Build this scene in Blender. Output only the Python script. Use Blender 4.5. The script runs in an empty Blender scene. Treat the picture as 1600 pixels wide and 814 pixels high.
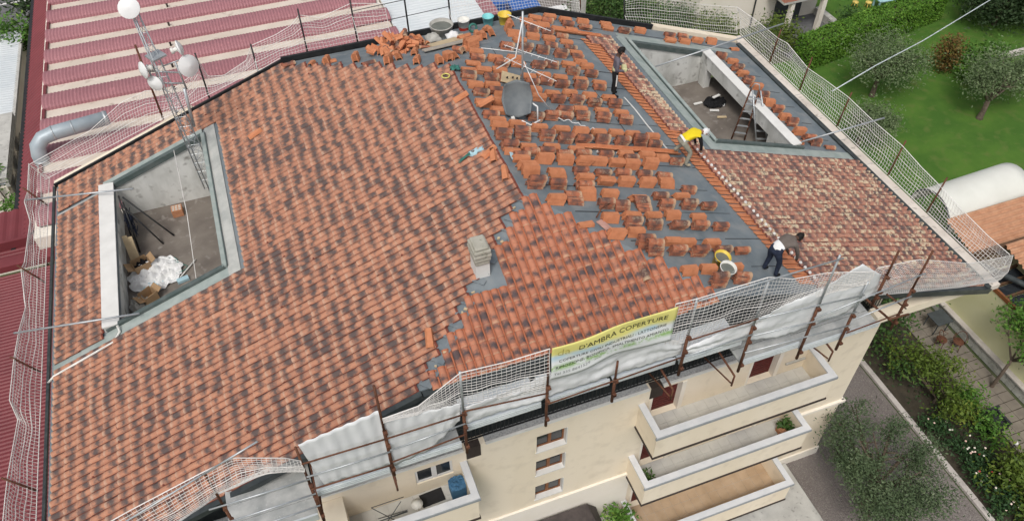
import bpy, bmesh, math, random
from mathutils import Vector, Matrix
random.seed(7)
S = bpy.context.scene
COL = S.collection
# ---------------------------------------------------------------- camera
cd = bpy.data.cameras.new('camera'); cam = bpy.data.objects.new('camera', cd); COL.objects.link(cam)
cd.sensor_width = 36.0; cd.lens = 1257.69/1600*36.0; cd.clip_end = 600; cd.clip_start = 0.1
cam.matrix_world = Matrix(((0.938351,0.256319,-0.231942,-5.165),(-0.345624,0.683298,-0.643154,-13.468),(-0.006367,0.683669,0.729764,28.2),(0,0,0,1)))
S.camera = cam
# ---------------------------------------------------------------- daylight (bright overcast)
W = bpy.data.worlds.new('World'); S.world = W; W.use_nodes = True
nt = W.node_tree; bg = nt.nodes['Background']
sky = nt.nodes.new('ShaderNodeTexSky'); sky.sky_type = 'NISHITA'; sky.sun_disc = False
sky.sun_elevation = math.radians(58); sky.sun_rotation = math.radians(215); sky.dust_density = 4.0; sky.air_density = 1.0; sky.ozone_density = 1.0
hs = nt.nodes.new('ShaderNodeHueSaturation'); hs.inputs['Saturation'].default_value = 0.35
nt.links.new(sky.outputs[0], hs.inputs['Color']); nt.links.new(hs.outputs[0], bg.inputs[0]); bg.inputs[1].default_value = 0.12
sl = bpy.data.lights.new('sun', 'SUN'); sl.energy = 1.3; sl.angle = math.radians(14); sl.color = (1, .96, .9)
sun = bpy.data.objects.new('sun', sl); COL.objects.link(sun)
_el, _az = math.radians(58), math.radians(215)      # azimuth clockwise from +Y
_d = Vector((math.sin(_az)*math.cos(_el), math.cos(_az)*math.cos(_el), math.sin(_el)))
sun.rotation_euler = _d.to_track_quat('Z', 'Y').to_euler()
S.view_settings.view_transform = 'Standard'; S.view_settings.look = 'None'; S.view_settings.exposure = 0.2; S.view_settings.gamma = 1
STACKS_RIGHT = [('in the rearmost row along the black upstand',
  [(4.04, 9.58, 'p', 5), (4.46, 9.5, 'm', 4), (4.7, 9.86, 'p', 5), (5.26, 9.79, 'p', 5), (5.21, 9.46, 'm', 5), (5.98, 9.85, 'p', 5), (5.83, 9.4, 'm', 5), (6.96, 9.96, 'p', 4),
   (6.88, 9.63, 'p', 5), (7.49, 9.58, 'm', 6), (8.29, 9.79, 'p', 6)]),
 ('in the second row from the upstand', [(3.61, 9.31, 'p', 4), (3.69, 9.04, 'p', 5), (4.14, 9.01, 'p', 6), (4.61, 8.94, 'p', 5), (5.18, 9.05, 'p', 5)]),
 ('in the row level with the antenna top',
  [(2.74, 8.13, 'p', 6), (3.61, 8.7, 'm', 4), (3.41, 8.14, 'p', 6), (4.11, 8.64, 'm', 5), (3.99, 8.19, 'p', 5), (4.6, 8.51, 'm', 3), (4.59, 8.11, 'p', 4)]),
 ('in the row by the upper antenna crossbars',
  [(2.13, 7.16, 'm', 7), (2.8, 7.77, 'p', 5), (2.77, 7.24, 'm', 7), (3.38, 7.22, 'm', 7), (3.91, 7.76, 'm', 3), (3.94, 7.12, 'm', 8), (4.6, 7.76, 'm', 3), (4.64, 7.42, 'p', 4),
   (4.61, 7.19, 'm', 3)]),
 ('in the row behind the plywood offcut',
  [(0.99, 6.65, 'p', 5), (0.9, 6.26, 'm', 5), (1.48, 6.36, 'p', 6), (1.58, 6.09, 'm', 6), (2.15, 6.53, 'p', 5), (2.13, 6.19, 'p', 5), (2.81, 6.24, 'm', 6), (3.35, 6.35, 'm', 6),
   (3.97, 6.52, 'p', 6), (3.93, 6.07, 'm', 7), (4.57, 6.84, 'p', 4), (4.64, 6.54, 'p', 6), (4.56, 6.06, 'm', 6)]),
 ('in the row beside the plywood offcut',
  [(0.39, 5.51, 'p', 4), (0.25, 5.07, 'm', 7), (0.69, 5.95, 'p', 4), (0.82, 5.52, 'p', 7), (0.97, 5.24, 'm', 4), (1.38, 5.62, 'p', 6), (1.4, 5.18, 'm', 7), (2.26, 5.55, 'p', 4),
   (2.23, 5.23, 'm', 4), (2.8, 5.67, 'p', 5), (2.69, 5.29, 'm', 5), (3.33, 5.66, 'p', 5), (3.15, 5.19, 'm', 7), (4.01, 5.65, 'p', 5), (3.83, 5.24, 'm', 7), (4.51, 5.32, 'm', 4),
   (4.66, 5.6, 'p', 4)]),
 ('in the row flanking the grey dish',
  [(0.33, 4.67, 'p', 6), (0.33, 4.31, 'm', 5), (0.81, 4.73, 'p', 6), (0.84, 4.47, 'm', 6), (0.96, 4.38, 'p', 5), (2.16, 4.78, 'p', 5), (2.08, 4.32, 'p', 7), (2.63, 4.63, 'p', 6),
   (2.66, 4.31, 'm', 7), (3.25, 4.74, 'p', 6), (3.29, 4.35, 'm', 7), (3.91, 4.73, 'p', 5), (3.85, 4.28, 'm', 8), (4.56, 4.73, 'p', 5), (4.56, 4.32, 'm', 8)]),
 ('in the row just below the grey dish',
  [(0.25, 3.76, 'p', 6), (0.25, 3.22, 'm', 5), (0.56, 3.47, 'p', 6), (0.74, 3.83, 'p', 8), (0.87, 3.56, 'm', 4), (1.54, 3.25, 'm', 7), (2.07, 3.38, 'm', 7), (2.62, 3.74, 'm', 6),
   (2.57, 3.49, 'm', 5), (3.24, 3.91, 'p', 5), (3.12, 3.49, 'm', 7), (3.95, 3.95, 'p', 5), (3.78, 3.5, 'm', 8), (4.57, 3.88, 'p', 6), (4.53, 3.47, 'm', 8)]),
 ('in the row above the long course',
  [(0.39, 3.03, 'p', 4), (0.32, 2.69, 'p', 6), (0.25, 2.23, 'm', 8), (0.25, 1.83, 'm', 7), (0.84, 2.84, 'p', 6), (0.82, 2.25, 'm', 12), (1.46, 2.72, 'p', 7), (1.51, 2.32, 'm', 8),
   (2.09, 2.74, 'p', 7), (2.03, 2.26, 'm', 8), (2.66, 2.65, 'p', 7), (2.54, 2.29, 'm', 8), (3.27, 2.72, 'p', 7), (3.17, 2.29, 'm', 8), (3.86, 2.78, 'p', 6), (3.8, 2.33, 'm', 8),
   (4.38, 2.78, 'p', 6), (4.43, 2.36, 'm', 13), (5.07, 2.73, 'p', 6), (4.9, 2.33, 'm', 6)]),
 ('in the row just under the long course',
  [(0.28, 1.59, 'p', 4), (0.49, 1.43, 'm', 5), (0.81, 1.85, 'p', 5), (0.8, 1.6, 'm', 5), (1.25, 1.67, 'm', 6), (1.52, 1.94, 'p', 4), (1.71, 1.6, 'm', 5), (2.23, 1.89, 'p', 4),
   (2.31, 1.68, 'm', 5), (3.02, 1.7, 'm', 4), (3.66, 1.75, 'p', 6), (3.77, 1.61, 'm', 5), (4.33, 1.78, 'p', 6), (4.83, 1.7, 'p', 5), (5.2, 1.55, 'm', 5)]),
 ('in the plain row left of yellow shirt',
  [(0.39, 1.29, 'p', 6), (0.39, 0.97, 'p', 9), (1.02, 1.28, 'p', 8), (1.63, 1.28, 'p', 8), (2.15, 1.3, 'p', 8), (2.64, 1.33, 'p', 7), (3.14, 1.32, 'p', 8), (3.59, 1.23, 'p', 9),
   (4.2, 1.29, 'p', 10)]),
 ('in the row nearest the ridge end',
  [(0.44, 0.65, 'p', 11), (0.36, 0.23, 'm', 10), (1.16, 0.77, 'p', 6), (0.99, 0.23, 'm', 8), (1.19, 0.67, 'p', 7), (1.89, 0.84, 'm', 5), (1.67, 0.26, 'm', 7), (1.84, 0.56, 'p', 7),
   (2.5, 0.85, 'm', 5), (2.41, 0.48, 'p', 9), (3.12, 0.87, 'm', 5), (3.01, 0.46, 'p', 9), (3.79, 0.86, 'm', 5), (3.64, 0.45, 'p', 9), (4.39, 0.84, 'm', 5), (4.31, 0.45, 'p', 8)]),
 ('in the row with cream weathered stacks',
  [(0.66, -0.38, 'p', 8), (1.22, -0.36, 'm', 8), (1.64, -0.17, 'p', 8), (1.99, -0.48, 'm', 8), (2.27, -0.09, 'p', 7), (2.4, -0.57, 'm', 7), (3.02, -0.19, 'p', 7), (3.07, -0.54, 'm', 8),
   (3.78, -0.09, 'm', 6), (3.73, -0.51, 'm', 8), (4.43, -0.03, 'p', 6), (4.85, 0.23, 'm', 5), (4.45, -0.44, 'm', 8), (5.06, -0.45, 'm', 7)]),
 ('in the row by the pink board',
  [(1.86, -1.02, 'p', 7), (1.71, -1.61, 'p', 7), (2.45, -0.91, 'p', 7), (2.34, -1.27, 'm', 8), (2.28, -1.54, 'p', 7), (3.14, -0.88, 'p', 6), (2.98, -1.26, 'm', 8), (3.74, -0.88, 'p', 7),
   (3.63, -1.25, 'm', 8), (4.28, -1.26, 'm', 8), (4.53, -0.9, 'p', 5), (4.95, -1.29, 'm', 6)]),
 ('in the row above the two buckets',
  [(2.33, -1.97, 'm', 11), (2.49, -2.22, 'm', 14), (3.17, -1.86, 'p', 7), (3.09, -2.2, 'm', 8), (3.57, -1.89, 'p', 6), (3.68, -2.24, 'm', 9), (4.29, -1.93, 'p', 7), (4.41, -2.21, 'm', 8),
   (5.05, -2.17, 'm', 5)]),
 ('in the front row around the buckets', [(3.07, -2.9, 'p', 7), (3.64, -2.86, 'p', 8), (3.63, -3.31, 'm', 12), (4.43, -2.82, 'p', 7), (4.35, -3.23, 'm', 8)]),
 ('behind the terrace by the cream kerb', [(9.57, 9.76, 'm', 5), (9.36, 9.35, 'p', 6), (10.21, 9.82, 'm', 5), (10.06, 9.43, 'p', 6), (10.78, 9.7, 'p', 6), (11.5, 9.75, 'p', 7)]),
 ('in the slanting line beyond the terrace',
  [(11.22, 8.59, 'm', 7), (11.56, 8.32, 'p', 6), (11.38, 7.78, 'm', 8), (11.44, 7.42, 'p', 7), (11.32, 6.89, 'm', 8), (11.49, 6.53, 'p', 8), (11.39, 5.89, 'm', 8), (11.36, 5.43, 'p', 8),
   (11.4, 5.04, 'm', 8), (11.37, 4.56, 'p', 8), (11.47, 4.23, 'm', 8), (11.36, 3.7, 'p', 9), (10.99, 3.16, 'p', 1), (11.5, 3.37, 'm', 8), (11.68, 3.11, 'm', 7), (12.23, 2.97, 'm', 2)])]
STACKS_REAR = [('beside the wooden boards',
  [(-0.57, 7.97, 'p', 4, 70), (-0.75, 6.88, 'p', 5, 70), (-0.23, 6.33, 'p', 6, 90), (0.07, 6.49, 'p', 6, 95), (0.29, 6.56, 'p', 6, 100), (0.61, 6.97, 'm', 5, 110)]),
 ('before the broken tile heap', [(-1.43, 8.85, 'p', 8, 60), (-1.49, 7.48, 'p', 8, 65), (-1.13, 8.65, 'p', 5, 65), (-1.09, 7.78, 'p', 6, 75)]),
 ('left of the broken tile heap', [(-3.13, 9.03, 'p', 6, 75), (-2.29, 8.56, 'p', 7, 70)]),
 ('between grey tub and antenna', [(1.19, 8.42, 'p', 5, 20), (0.9, 7.13, 'p', 4, 15), (1.1, 7.57, 'p', 8, 20), (1.05, 7.15, 'p', 9, 25), (1.41, 7.95, 'p', 4, 20)]),
 ('below the turquoise and yellow buckets',
  [(1.63, 8.52, 'p', 5, 80), (1.72, 8.13, 'p', 6, 85), (2.13, 8.98, 'p', 4, 60), (2.1, 8.34, 'p', 7, 80), (2.7, 8.62, 'p', 7, 80), (3.02, 9.08, 'p', 6, 75)])]
LOOSE_TILES = [((-3.54, 9.52, 13.88), 'p', 'D', 70, 'plain orange tile lying singly on the membrane left of the stacks'),
 ((-4.08, 9.83, 13.77), 'm', 'D', 10, 'weathered tile lying nearest the left rear corner of the membrane'),
 ((-2.87, 9.09, 14.03), 'p', 'D', 10, 'orange tile lying beside a short stack on the left membrane'),
 ((-1.83, 7.94, 14.45), 'm', 'D', 15, 'pale broken tile lying below the heap of broken tiles'), ((-6.02, 7.32, 13.14), 'p', 'A', 10, 'orange tile lying alone on the left tiled slope'),
 ((0.09, 3.62, 15.33), 'p', 'A', 0, 'channel tile lying loose beside a stack near the ridge'), ((1.33, -1.15, 14.75), 'p', 'B', 10, 'single orange tile lying left of the pink board scrap'),
 ((-0.47, 1.66, 15.13), 'p', 'A', 20, 'orange tile lying crosswise on the left slope by the ridge'),
 ((-0.28, 1.34, 15.2), 'p', 'A', 75, 'upper of two orange tiles lying along the ridge edge'), ((-0.24, 0.58, 15.21), 'p', 'A', 75, 'lower of two orange tiles lying along the ridge edge'),
 ((-0.44, 4.2, 15.14), 'p', 'A', 5, 'orange tile lying loose near the top of the left slope'), ((-3.25, -2.88, 14.27), 'p', 'C', 80, 'small orange tile left lying by the front valley edge'),
 ((1.99, -2.87, 14.27), 'm', 'C', 90, 'weathered tile lying loose on the front hip tiles'), ((12.68, 9.55, 10.68), 'p', 'B', 10, 'flat orange tile lying alone near the rear right corner')]
NET_BACK_TOP = [(-13.05, 10.95, 11.3), (-10.9, 10.95, 12.08), (-9.63, 10.95, 12.89), (-8.81, 10.95, 13.13), (-8.07, 10.95, 12.95), (-7.31, 10.95, 13.35), (-6.99, 10.95, 13.9), (-6.84, 10.95, 13.19),
 (-6.35, 10.95, 13.12), (-5.54, 10.95, 13.5), (-5.27, 10.95, 13.99), (-4.44, 10.95, 14.2), (-3.88, 10.95, 14.43), (-3.57, 10.95, 14.73), (-2.93, 10.95, 14.51), (-1.87, 10.95, 14.8),
 (-0.78, 10.95, 14.58), (0.01, 10.95, 14.8)]
NET_BACK2_TOP = [(1.43, 10.95, 14.48), (2.8, 10.95, 14.45), (4.94, 10.95, 13.94), (6.27, 10.95, 13.53)]
NET_BACK3_TOP = [(8.17, 10.95, 12.91), (8.83, 10.95, 12.91), (10.52, 10.95, 12.44), (11.7, 10.95, 12.04), (13.29, 10.95, 11.62)]
NET_RIGHT_TOP = [(13.5, 11.23, 11.43), (13.5, 9.73, 11.59), (13.5, 8.41, 11.64), (13.5, 7.82, 11.76), (13.5, 6.41, 11.55), (13.5, 5.38, 11.68), (13.5, 4.14, 11.8), (13.5, 2.74, 11.76), (13.5, 1.31, 11.8),
 (13.5, 0.32, 11.68), (13.5, -0.58, 11.63), (13.5, -1.76, 11.51), (13.5, -2.71, 11.46), (13.5, -3.51, 11.49)]
NET_LEFT_TOP = [(-13.0, 10.84, 11.42), (-13.0, 9.44, 11.38), (-13.0, 8.78, 11.54), (-13.0, 8.36, 11.1), (-13.0, 6.3, 11.29), (-13.0, 5.88, 11.46), (-13.0, 4.72, 11.06), (-13.0, 3.64, 11.34),
 (-13.0, 2.5, 11.51), (-13.0, 1.1, 11.59), (-13.0, 0.84, 11.11), (-13.0, -1.0, 11.43), (-13.0, -1.61, 11.48), (-13.0, -2.59, 11.53)]
# ---------------------------------------------------------------- helpers
class MB:
    """collects shapes and links them as one mesh object"""
    def __init__(s): s.v=[]; s.f=[]; s.m=[]; s.uv=None; s.col=None; s.cur=0
    def add(s, vs, fs, m=None):
        n=len(s.v); s.v += [tuple(v) for v in vs]; s.f += [tuple(i+n for i in f) for f in fs]
        s.m += [s.cur if m is None else m]*len(fs); return s
    def box(s, x0,x1,y0,y1,z0,z1, m=None):
        return s.add([(x,y,z) for z in (z0,z1) for y in (y0,y1) for x in (x0,x1)],
            [(0,2,3,1),(4,5,7,6),(0,1,5,4),(2,6,7,3),(0,4,6,2),(1,3,7,5)], m)
    def obox(s, c, sx,sy,sz, M=None, m=None):
        M = M or Matrix.Identity(3); c=Vector(c)
        vs=[c+M@Vector((x*sx/2,y*sy/2,z*sz/2)) for z in (-1,1) for y in (-1,1) for x in (-1,1)]
        return s.add(vs,[(0,2,3,1),(4,5,7,6),(0,1,5,4),(2,6,7,3),(0,4,6,2),(1,3,7,5)],m)
    def tube(s, pts, r, n=6, m=None, caps=True):
        pts=[Vector(p) for p in pts]; k=len(pts); rs = r if isinstance(r,(list,tuple)) else [r]*k
        vs=[]; up=None
        for i,p in enumerate(pts):
            d=(pts[min(i+1,k-1)]-pts[max(i-1,0)])
            if d.length<1e-9: d=Vector((0,0,1))
            d.normalize()
            if up is None or abs(up.dot(d))>.98: up = Vector((0,0,1)) if abs(d.z)<.9 else Vector((1,0,0))
            a=d.cross(up).normalized(); b=a.cross(d); up=b
            for j in range(n):
                t=2*math.pi*j/n; vs.append(p+(a*math.cos(t)+b*math.sin(t))*rs[i])
        fs=[]
        for i in range(k-1):
            for j in range(n):
                a0=i*n+j; a1=i*n+(j+1)%n; fs.append((a0,a1,a1+n,a0+n))
        if caps and n>2: fs += [tuple(range(n-1,-1,-1)), tuple(range((k-1)*n,k*n))]
        return s.add(vs,fs,m)
    def lathe(s, c, prof, n=14, axis=None, m=None):
        M = axis or Matrix.Identity(3); c=Vector(c); vs=[]; fs=[]
        for (r,z) in prof:
            for j in range(n):
                t=2*math.pi*j/n; vs.append(c+M@Vector((r*math.cos(t),r*math.sin(t),z)))
        for i in range(len(prof)-1):
            for j in range(n):
                a0=i*n+j; a1=i*n+(j+1)%n; fs.append((a0,a1,a1+n,a0+n))
        return s.add(vs,fs,m)
    def prism(s, poly, z0, z1, m=None):
        """polygon in xy (counter clockwise) extruded along z"""
        n=len(poly); vs=[(x,y,z0) for x,y in poly]+[(x,y,z1) for x,y in poly]
        fs=[tuple(range(n-1,-1,-1)),tuple(range(n,2*n))]+[(i,(i+1)%n,(i+1)%n+n,i+n) for i in range(n)]
        return s.add(vs,fs,m)
    def quad(s,a,b,c,d,m=None): return s.add([a,b,c,d],[(0,1,2,3)],m)
    def build(s, name, mats, parent=None, smooth=False, local=False):
        me=bpy.data.meshes.new(name)
        off=Vector((0,0,0))
        if parent is not None and not local:
            p=parent; 
            while p is not None: off += p.location; p=p.parent
        me.from_pydata([tuple(Vector(v)-off) for v in s.v] if off.length else s.v, [], s.f)
        if not isinstance(mats,(list,tuple)): mats=[mats]
        for m in mats: me.materials.append(m)
        if len(mats)>1: me.polygons.foreach_set('material_index', s.m)
        if smooth: me.polygons.foreach_set('use_smooth',[True]*len(s.f))
        me.update()
        o=bpy.data.objects.new(name, me); COL.objects.link(o)
        if parent is not None: o.parent=parent
        return o
def tag(o,label=None,cat=None,group=None,kind=None):
    if label: o['label']=label
    if cat: o['category']=cat
    if group: o['group']=group
    if kind: o['kind']=kind
    return o
def thing(name,label,cat,loc=(0,0,0),group=None,rot=None):
    o=bpy.data.objects.new(name,None); COL.objects.link(o); o.location=loc
    o.empty_display_size=.2
    if rot is not None: o.rotation_euler=rot
    return tag(o,label,cat,group)
def inst(src,parent,M=None,name=None):
    o=src.copy(); COL.objects.link(o); o.parent=parent
    if M is not None: o.matrix_local=M
    for k in ('label','category','group'):
        if k in o: del o[k]
    return o
ORD=['first','second','third','fourth','fifth','sixth','seventh','eighth','ninth','tenth','eleventh','twelfth','thirteenth','fourteenth','fifteenth','sixteenth','seventeenth','eighteenth','nineteenth','twentieth']
def RZ(a): return Matrix.Rotation(math.radians(a),3,'Z')
# ---------------------------------------------------------------- materials
class NG:
    def __init__(s,name):
        s.mat=bpy.data.materials.new(name); s.mat.use_nodes=True; s.t=s.mat.node_tree; s.n=s.t.nodes; s.l=s.t.links
        s.b=s.n['Principled BSDF']
    def new(s,t): return s.n.new(t)
    def put(s,sock,v):
        if hasattr(v,'is_output'): s.l.new(v,sock)
        else: sock.default_value=v
    def math(s,op,a,b=0.0,clamp=False):
        m=s.new('ShaderNodeMath'); m.operation=op; m.use_clamp=clamp; s.put(m.inputs[0],a); s.put(m.inputs[1],b); return m.outputs[0]
    def mix(s,f,a,b):
        m=s.new('ShaderNodeMix'); m.data_type='RGBA'; s.put(m.inputs[0],f)
        for i,c in ((6,a),(7,b)): s.put(m.inputs[i], c if hasattr(c,'is_output') else (*c,1))
        return m.outputs[2]
    def pos(s):
        return s.new('ShaderNodeNewGeometry').outputs['Position']
    def noise(s,scale,detail=3,rough=.55,vec=None,stretch=None):
        n=s.new('ShaderNodeTexNoise'); n.inputs['Scale'].default_value=scale; n.inputs['Detail'].default_value=detail; n.inputs['Roughness'].default_value=rough
        v=vec or s.pos()
        if stretch:
            mp=s.new('ShaderNodeMapping'); mp.inputs['Scale'].default_value=stretch; s.l.new(v,mp.inputs[0]); v=mp.outputs[0]
        s.l.new(v,n.inputs['Vector']); return n.outputs['Fac']
    def ramp(s,f,lo,hi):
        m=s.new('ShaderNodeMapRange'); m.inputs[1].default_value=lo; m.inputs[2].default_value=hi; s.l.new(f,m.inputs[0]); return m.outputs[0]
    def attr(s,name):
        a=s.new('ShaderNodeAttribute'); a.attribute_name=name; return a
    def bump(s,h,strength=.3,dist=.02):
        b=s.new('ShaderNodeBump'); b.inputs['Strength'].default_value=strength; b.inputs['Distance'].default_value=dist
        s.l.new(h,b.inputs['Height']); s.l.new(b.outputs[0],s.b.inputs['Normal'])
    def out(s,col,rough=.8,metal=0,spec=.3):
        s.put(s.b.inputs['Base Color'], col if hasattr(col,'is_output') else (*col,1))
        s.put(s.b.inputs['Roughness'],rough); s.b.inputs['Metallic'].default_value=metal; s.b.inputs['Specular IOR Level'].default_value=spec
        return s.mat
def pm(name,c1,c2=None,scale=3,rough=.8,metal=0,bump=0,bscale=None,lo=.35,hi=.65,spec=.3,c3=None,s3=25,lo3=.6,hi3=.75,stretch=None,detail=4):
    g=NG(name)
    if c2 is None: c2=tuple(c*.75 for c in c1)
    f=g.ramp(g.noise(scale,detail,stretch=stretch),lo,hi); c=g.mix(f,c1,c2)
    if c3: c=g.mix(g.ramp(g.noise(s3,2),lo3,hi3),c,c3)
    if bump: g.bump(g.noise(bscale or scale*6,3),bump)
    return g.out(c,rough,metal,spec)
def tile_mat(name,o1,o2,dark,cream,kd,kc,wear=(.3,.22,.15),kw=.2,dthr=.0,cl=0.0,tray=(.30,.085,.05)):
    g=NG(name); uv=g.new('ShaderNodeUVMap'); sp=g.new('ShaderNodeSeparateXYZ'); g.l.new(uv.outputs[0],sp.inputs[0])
    u,v=sp.outputs[0],sp.outputs[1]
    a=g.attr('rnd'); sc=g.new('ShaderNodeSeparateColor'); g.l.new(a.outputs['Color'],sc.inputs[0]); r,gr,b=sc.outputs[0],sc.outputs[1],sc.outputs[2]
    nl=g.noise(7,3,.6); ns=g.noise(26,3,.6); big=g.noise(.9,2)
    base=g.mix(g.math('ADD',g.math('MULTIPLY',r,.75),g.math('MULTIPLY',g.math('SUBTRACT',nl,.5),1.1),True),o1,o2)
    base=g.mix(g.math('MULTIPLY',g.ramp(ns,.48,.75),kw),base,wear)
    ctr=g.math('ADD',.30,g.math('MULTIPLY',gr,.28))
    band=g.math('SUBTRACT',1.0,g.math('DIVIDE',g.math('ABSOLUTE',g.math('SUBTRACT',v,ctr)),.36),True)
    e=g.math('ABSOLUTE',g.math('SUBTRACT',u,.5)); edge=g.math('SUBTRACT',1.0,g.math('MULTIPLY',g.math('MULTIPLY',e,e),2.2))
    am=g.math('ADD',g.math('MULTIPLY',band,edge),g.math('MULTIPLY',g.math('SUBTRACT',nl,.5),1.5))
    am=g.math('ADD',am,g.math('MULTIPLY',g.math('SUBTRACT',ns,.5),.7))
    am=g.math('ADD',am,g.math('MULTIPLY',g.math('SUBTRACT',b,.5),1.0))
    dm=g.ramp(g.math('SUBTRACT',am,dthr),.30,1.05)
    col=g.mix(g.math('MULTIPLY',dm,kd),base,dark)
    cm=g.math('SUBTRACT',1.0,g.math('DIVIDE',v,.20),True)
    frac=g.math('FRACT',g.math('MULTIPLY',g.math('ADD',r,gr),3.7))
    ca=g.math('ADD',g.math('ADD',cm,g.math('MULTIPLY',g.math('SUBTRACT',ns,.5),1.3)),g.math('MULTIPLY',g.math('SUBTRACT',frac,.5),.9))
    if cl: ca=g.math('ADD',ca,g.math('MULTIPLY',g.math('MULTIPLY',g.ramp(g.math('ADD',big,g.math('MULTIPLY',frac,.25)),.55,.8),g.ramp(g.noise(9,2),.46,.60)),cl))
    col=g.mix(g.math('MULTIPLY',g.ramp(ca,.42,1.0),kc),col,cream)
    col=g.mix(g.ramp(v,.86,.9),col,tray)  # dark trays on slopes A and B paint the shade between barrels
    g.bump(g.noise(60,2),.15,.01)
    return g.out(col,.78,0,.25)
OR1=(.60,.185,.085); OR2=(.48,.15,.075)
M={}
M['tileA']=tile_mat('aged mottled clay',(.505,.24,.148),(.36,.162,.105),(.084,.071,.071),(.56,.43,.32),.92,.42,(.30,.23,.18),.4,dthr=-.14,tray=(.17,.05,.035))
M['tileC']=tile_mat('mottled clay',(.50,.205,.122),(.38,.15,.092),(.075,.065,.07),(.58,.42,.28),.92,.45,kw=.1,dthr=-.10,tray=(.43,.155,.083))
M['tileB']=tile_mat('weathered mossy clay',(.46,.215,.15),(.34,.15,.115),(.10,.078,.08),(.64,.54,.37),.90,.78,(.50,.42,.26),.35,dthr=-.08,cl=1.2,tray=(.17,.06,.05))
M['tileM']=tile_mat('mottled stack clay',(.44,.155,.082),(.33,.115,.066),(.085,.064,.062),(.56,.45,.30),.85,.6,dthr=-.02,cl=.35,tray=(.40,.13,.06))
M['tileP']=pm('plain orange clay',(.60,.24,.118),(.50,.19,.09),6,.75,bump=.1,c3=(.54,.25,.135),s3=30)
M['membrane']=pm('bitumen membrane',(.145,.175,.195),(.205,.232,.247),1.3,.7,bump=.25,bscale=40,c3=(.25,.26,.26),s3=2.2,lo3=.53,hi3=.8)
M['black']=pm('black metal',(.015,.016,.018),(.03,.03,.03),4,.5)
M['gutter']=pm('dark coated gutter and attic shade',(.035,.042,.045),(.06,.07,.07),4,.45)
M['lead']=pm('green grey flashing',(.27,.32,.30),(.37,.41,.385),3,.55,bump=.1,c3=(.36,.38,.35),s3=6)
M['leaddark']=pm('dark flashing',(.07,.095,.09),(.11,.13,.125),4,.5)
M['mortar']=pm('cement mortar',(.36,.37,.35),(.48,.48,.45),2.5,.9,bump=.3)
M['cream']=pm('cream render',(.80,.70,.545),(.85,.755,.61),.7,.9,bump=.08,bscale=50,c3=(.69,.60,.47),s3=2.2,lo3=.54,hi3=.85,stretch=(1,1,.16))
M['creamlight']=pm('pale render',(.82,.76,.66),(.86,.80,.71),1,.9,bump=.05,bscale=50)
M['white']=pm('white paint',(.74,.73,.70),(.66,.65,.62),2,.7)
M['stain']=pm('stained plaster',(.66,.66,.63),(.40,.40,.37),1.6,.9,bump=.2,lo=.42,hi=.72,c3=(.22,.21,.19),s3=3,lo3=.62,hi3=.8,stretch=(1,1,.45))
M['concrete']=pm('concrete',(.42,.41,.38),(.54,.53,.49),2,.9,bump=.2,c3=(.28,.27,.25),s3=7)
M['floor']=pm('dirty screed',(.135,.115,.10),(.20,.175,.15),1.1,.9,bump=.2,c3=(.26,.235,.21),s3=4,lo3=.58,hi3=.75)
M['gravel']=pm('grey gravel',(.30,.31,.31),(.50,.50,.50),18,.95,bump=.6,bscale=40)
M['coping']=pm('grey coping stone',(.62,.63,.64),(.70,.70,.70),3,.7)
M['copingdark']=pm('grey band',(.27,.29,.31),(.33,.35,.36),3,.7)
M['brownline']=pm('brown edge',(.055,.042,.036),None,3,.7)
M['paving']=pm('balcony tile',(.50,.49,.46),(.58,.57,.53),2,.6)
M['paving2']=pm('terracotta balcony tile',(.42,.30,.19),(.50,.37,.25),2,.6)
M['maroon']=pm('maroon shutter',(.12,.022,.02),None,8,.6)
M['wood']=pm('varnished wood',(.26,.10,.035),(.18,.07,.03),8,.5)
M['glass']=pm('dark glass',(.03,.035,.04),None,2,.12,spec=.6)
M['rust']=pm('rusty steel',(.11,.045,.028),(.17,.075,.042),9,.75,.2,c3=(.06,.035,.028),s3=22)
M['zinc']=pm('galvanised steel',(.40,.43,.45),(.52,.54,.55),5,.45,.6)
M['alu']=pm('aluminium deck',(.62,.66,.67),(.72,.75,.75),3,.4,.4)
M['deck']=pm('worn deck board',(.33,.34,.33),(.48,.48,.46),3,.9,bump=.2,c3=(.62,.62,.6),s3=20,lo3=.66,hi3=.8)
M['net']=pm('white rope',(.74,.72,.69),(.62,.60,.57),4,.9)
M['tarp']=pm('white tarpaulin',(.76,.77,.775),(.67,.685,.69),1.2,.75,bump=.25,bscale=3)
M['red']=pm('red painted sheet',(.37,.170,.186),(.315,.14,.156),.45,.5,c3=(.42,.19,.205),s3=4,stretch=(.3,1,1))
M['redlow']=pm('dark red sheet',(.20,.045,.052),(.165,.036,.042),.8,.5)
M['pinkish']=pm('cream channel sheet',(.58,.50,.42),(.66,.58,.50),.8,.7,c3=(.42,.34,.28),s3=2.2,lo3=.6,hi3=.8)
M['greysheet']=pm('pale grey sheet',(.56,.60,.62),(.64,.67,.68),.7,.55)
M['duct']=pm('blue grey duct',(.34,.40,.44),(.42,.47,.50),2,.45,.2)
M['bark']=pm('bark',(.10,.075,.055),(.16,.125,.095),9,.95,bump=.5)
M['lawn']=pm('lawn grass',(.050,.125,.016),(.080,.168,.022),.5,.95,bump=.9,bscale=30,c3=(.11,.155,.036),s3=1.6,lo3=.52,hi3=.8)
M['soil']=pm('garden soil',(.045,.038,.028),(.07,.058,.04),3,.95,bump=.4)
M['cobble']=pm('purple grey cobbles',(.15,.128,.12),(.20,.175,.165),.5,.9,c3=(.30,.28,.24),s3=30,lo3=.52,hi3=.7)
M['asphalt']=pm('street asphalt',(.16,.16,.165),None,2,.9)
M['ground']=pm('ground cover',(.06,.085,.03),(.10,.11,.06),.3,.95,bump=.4)
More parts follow.
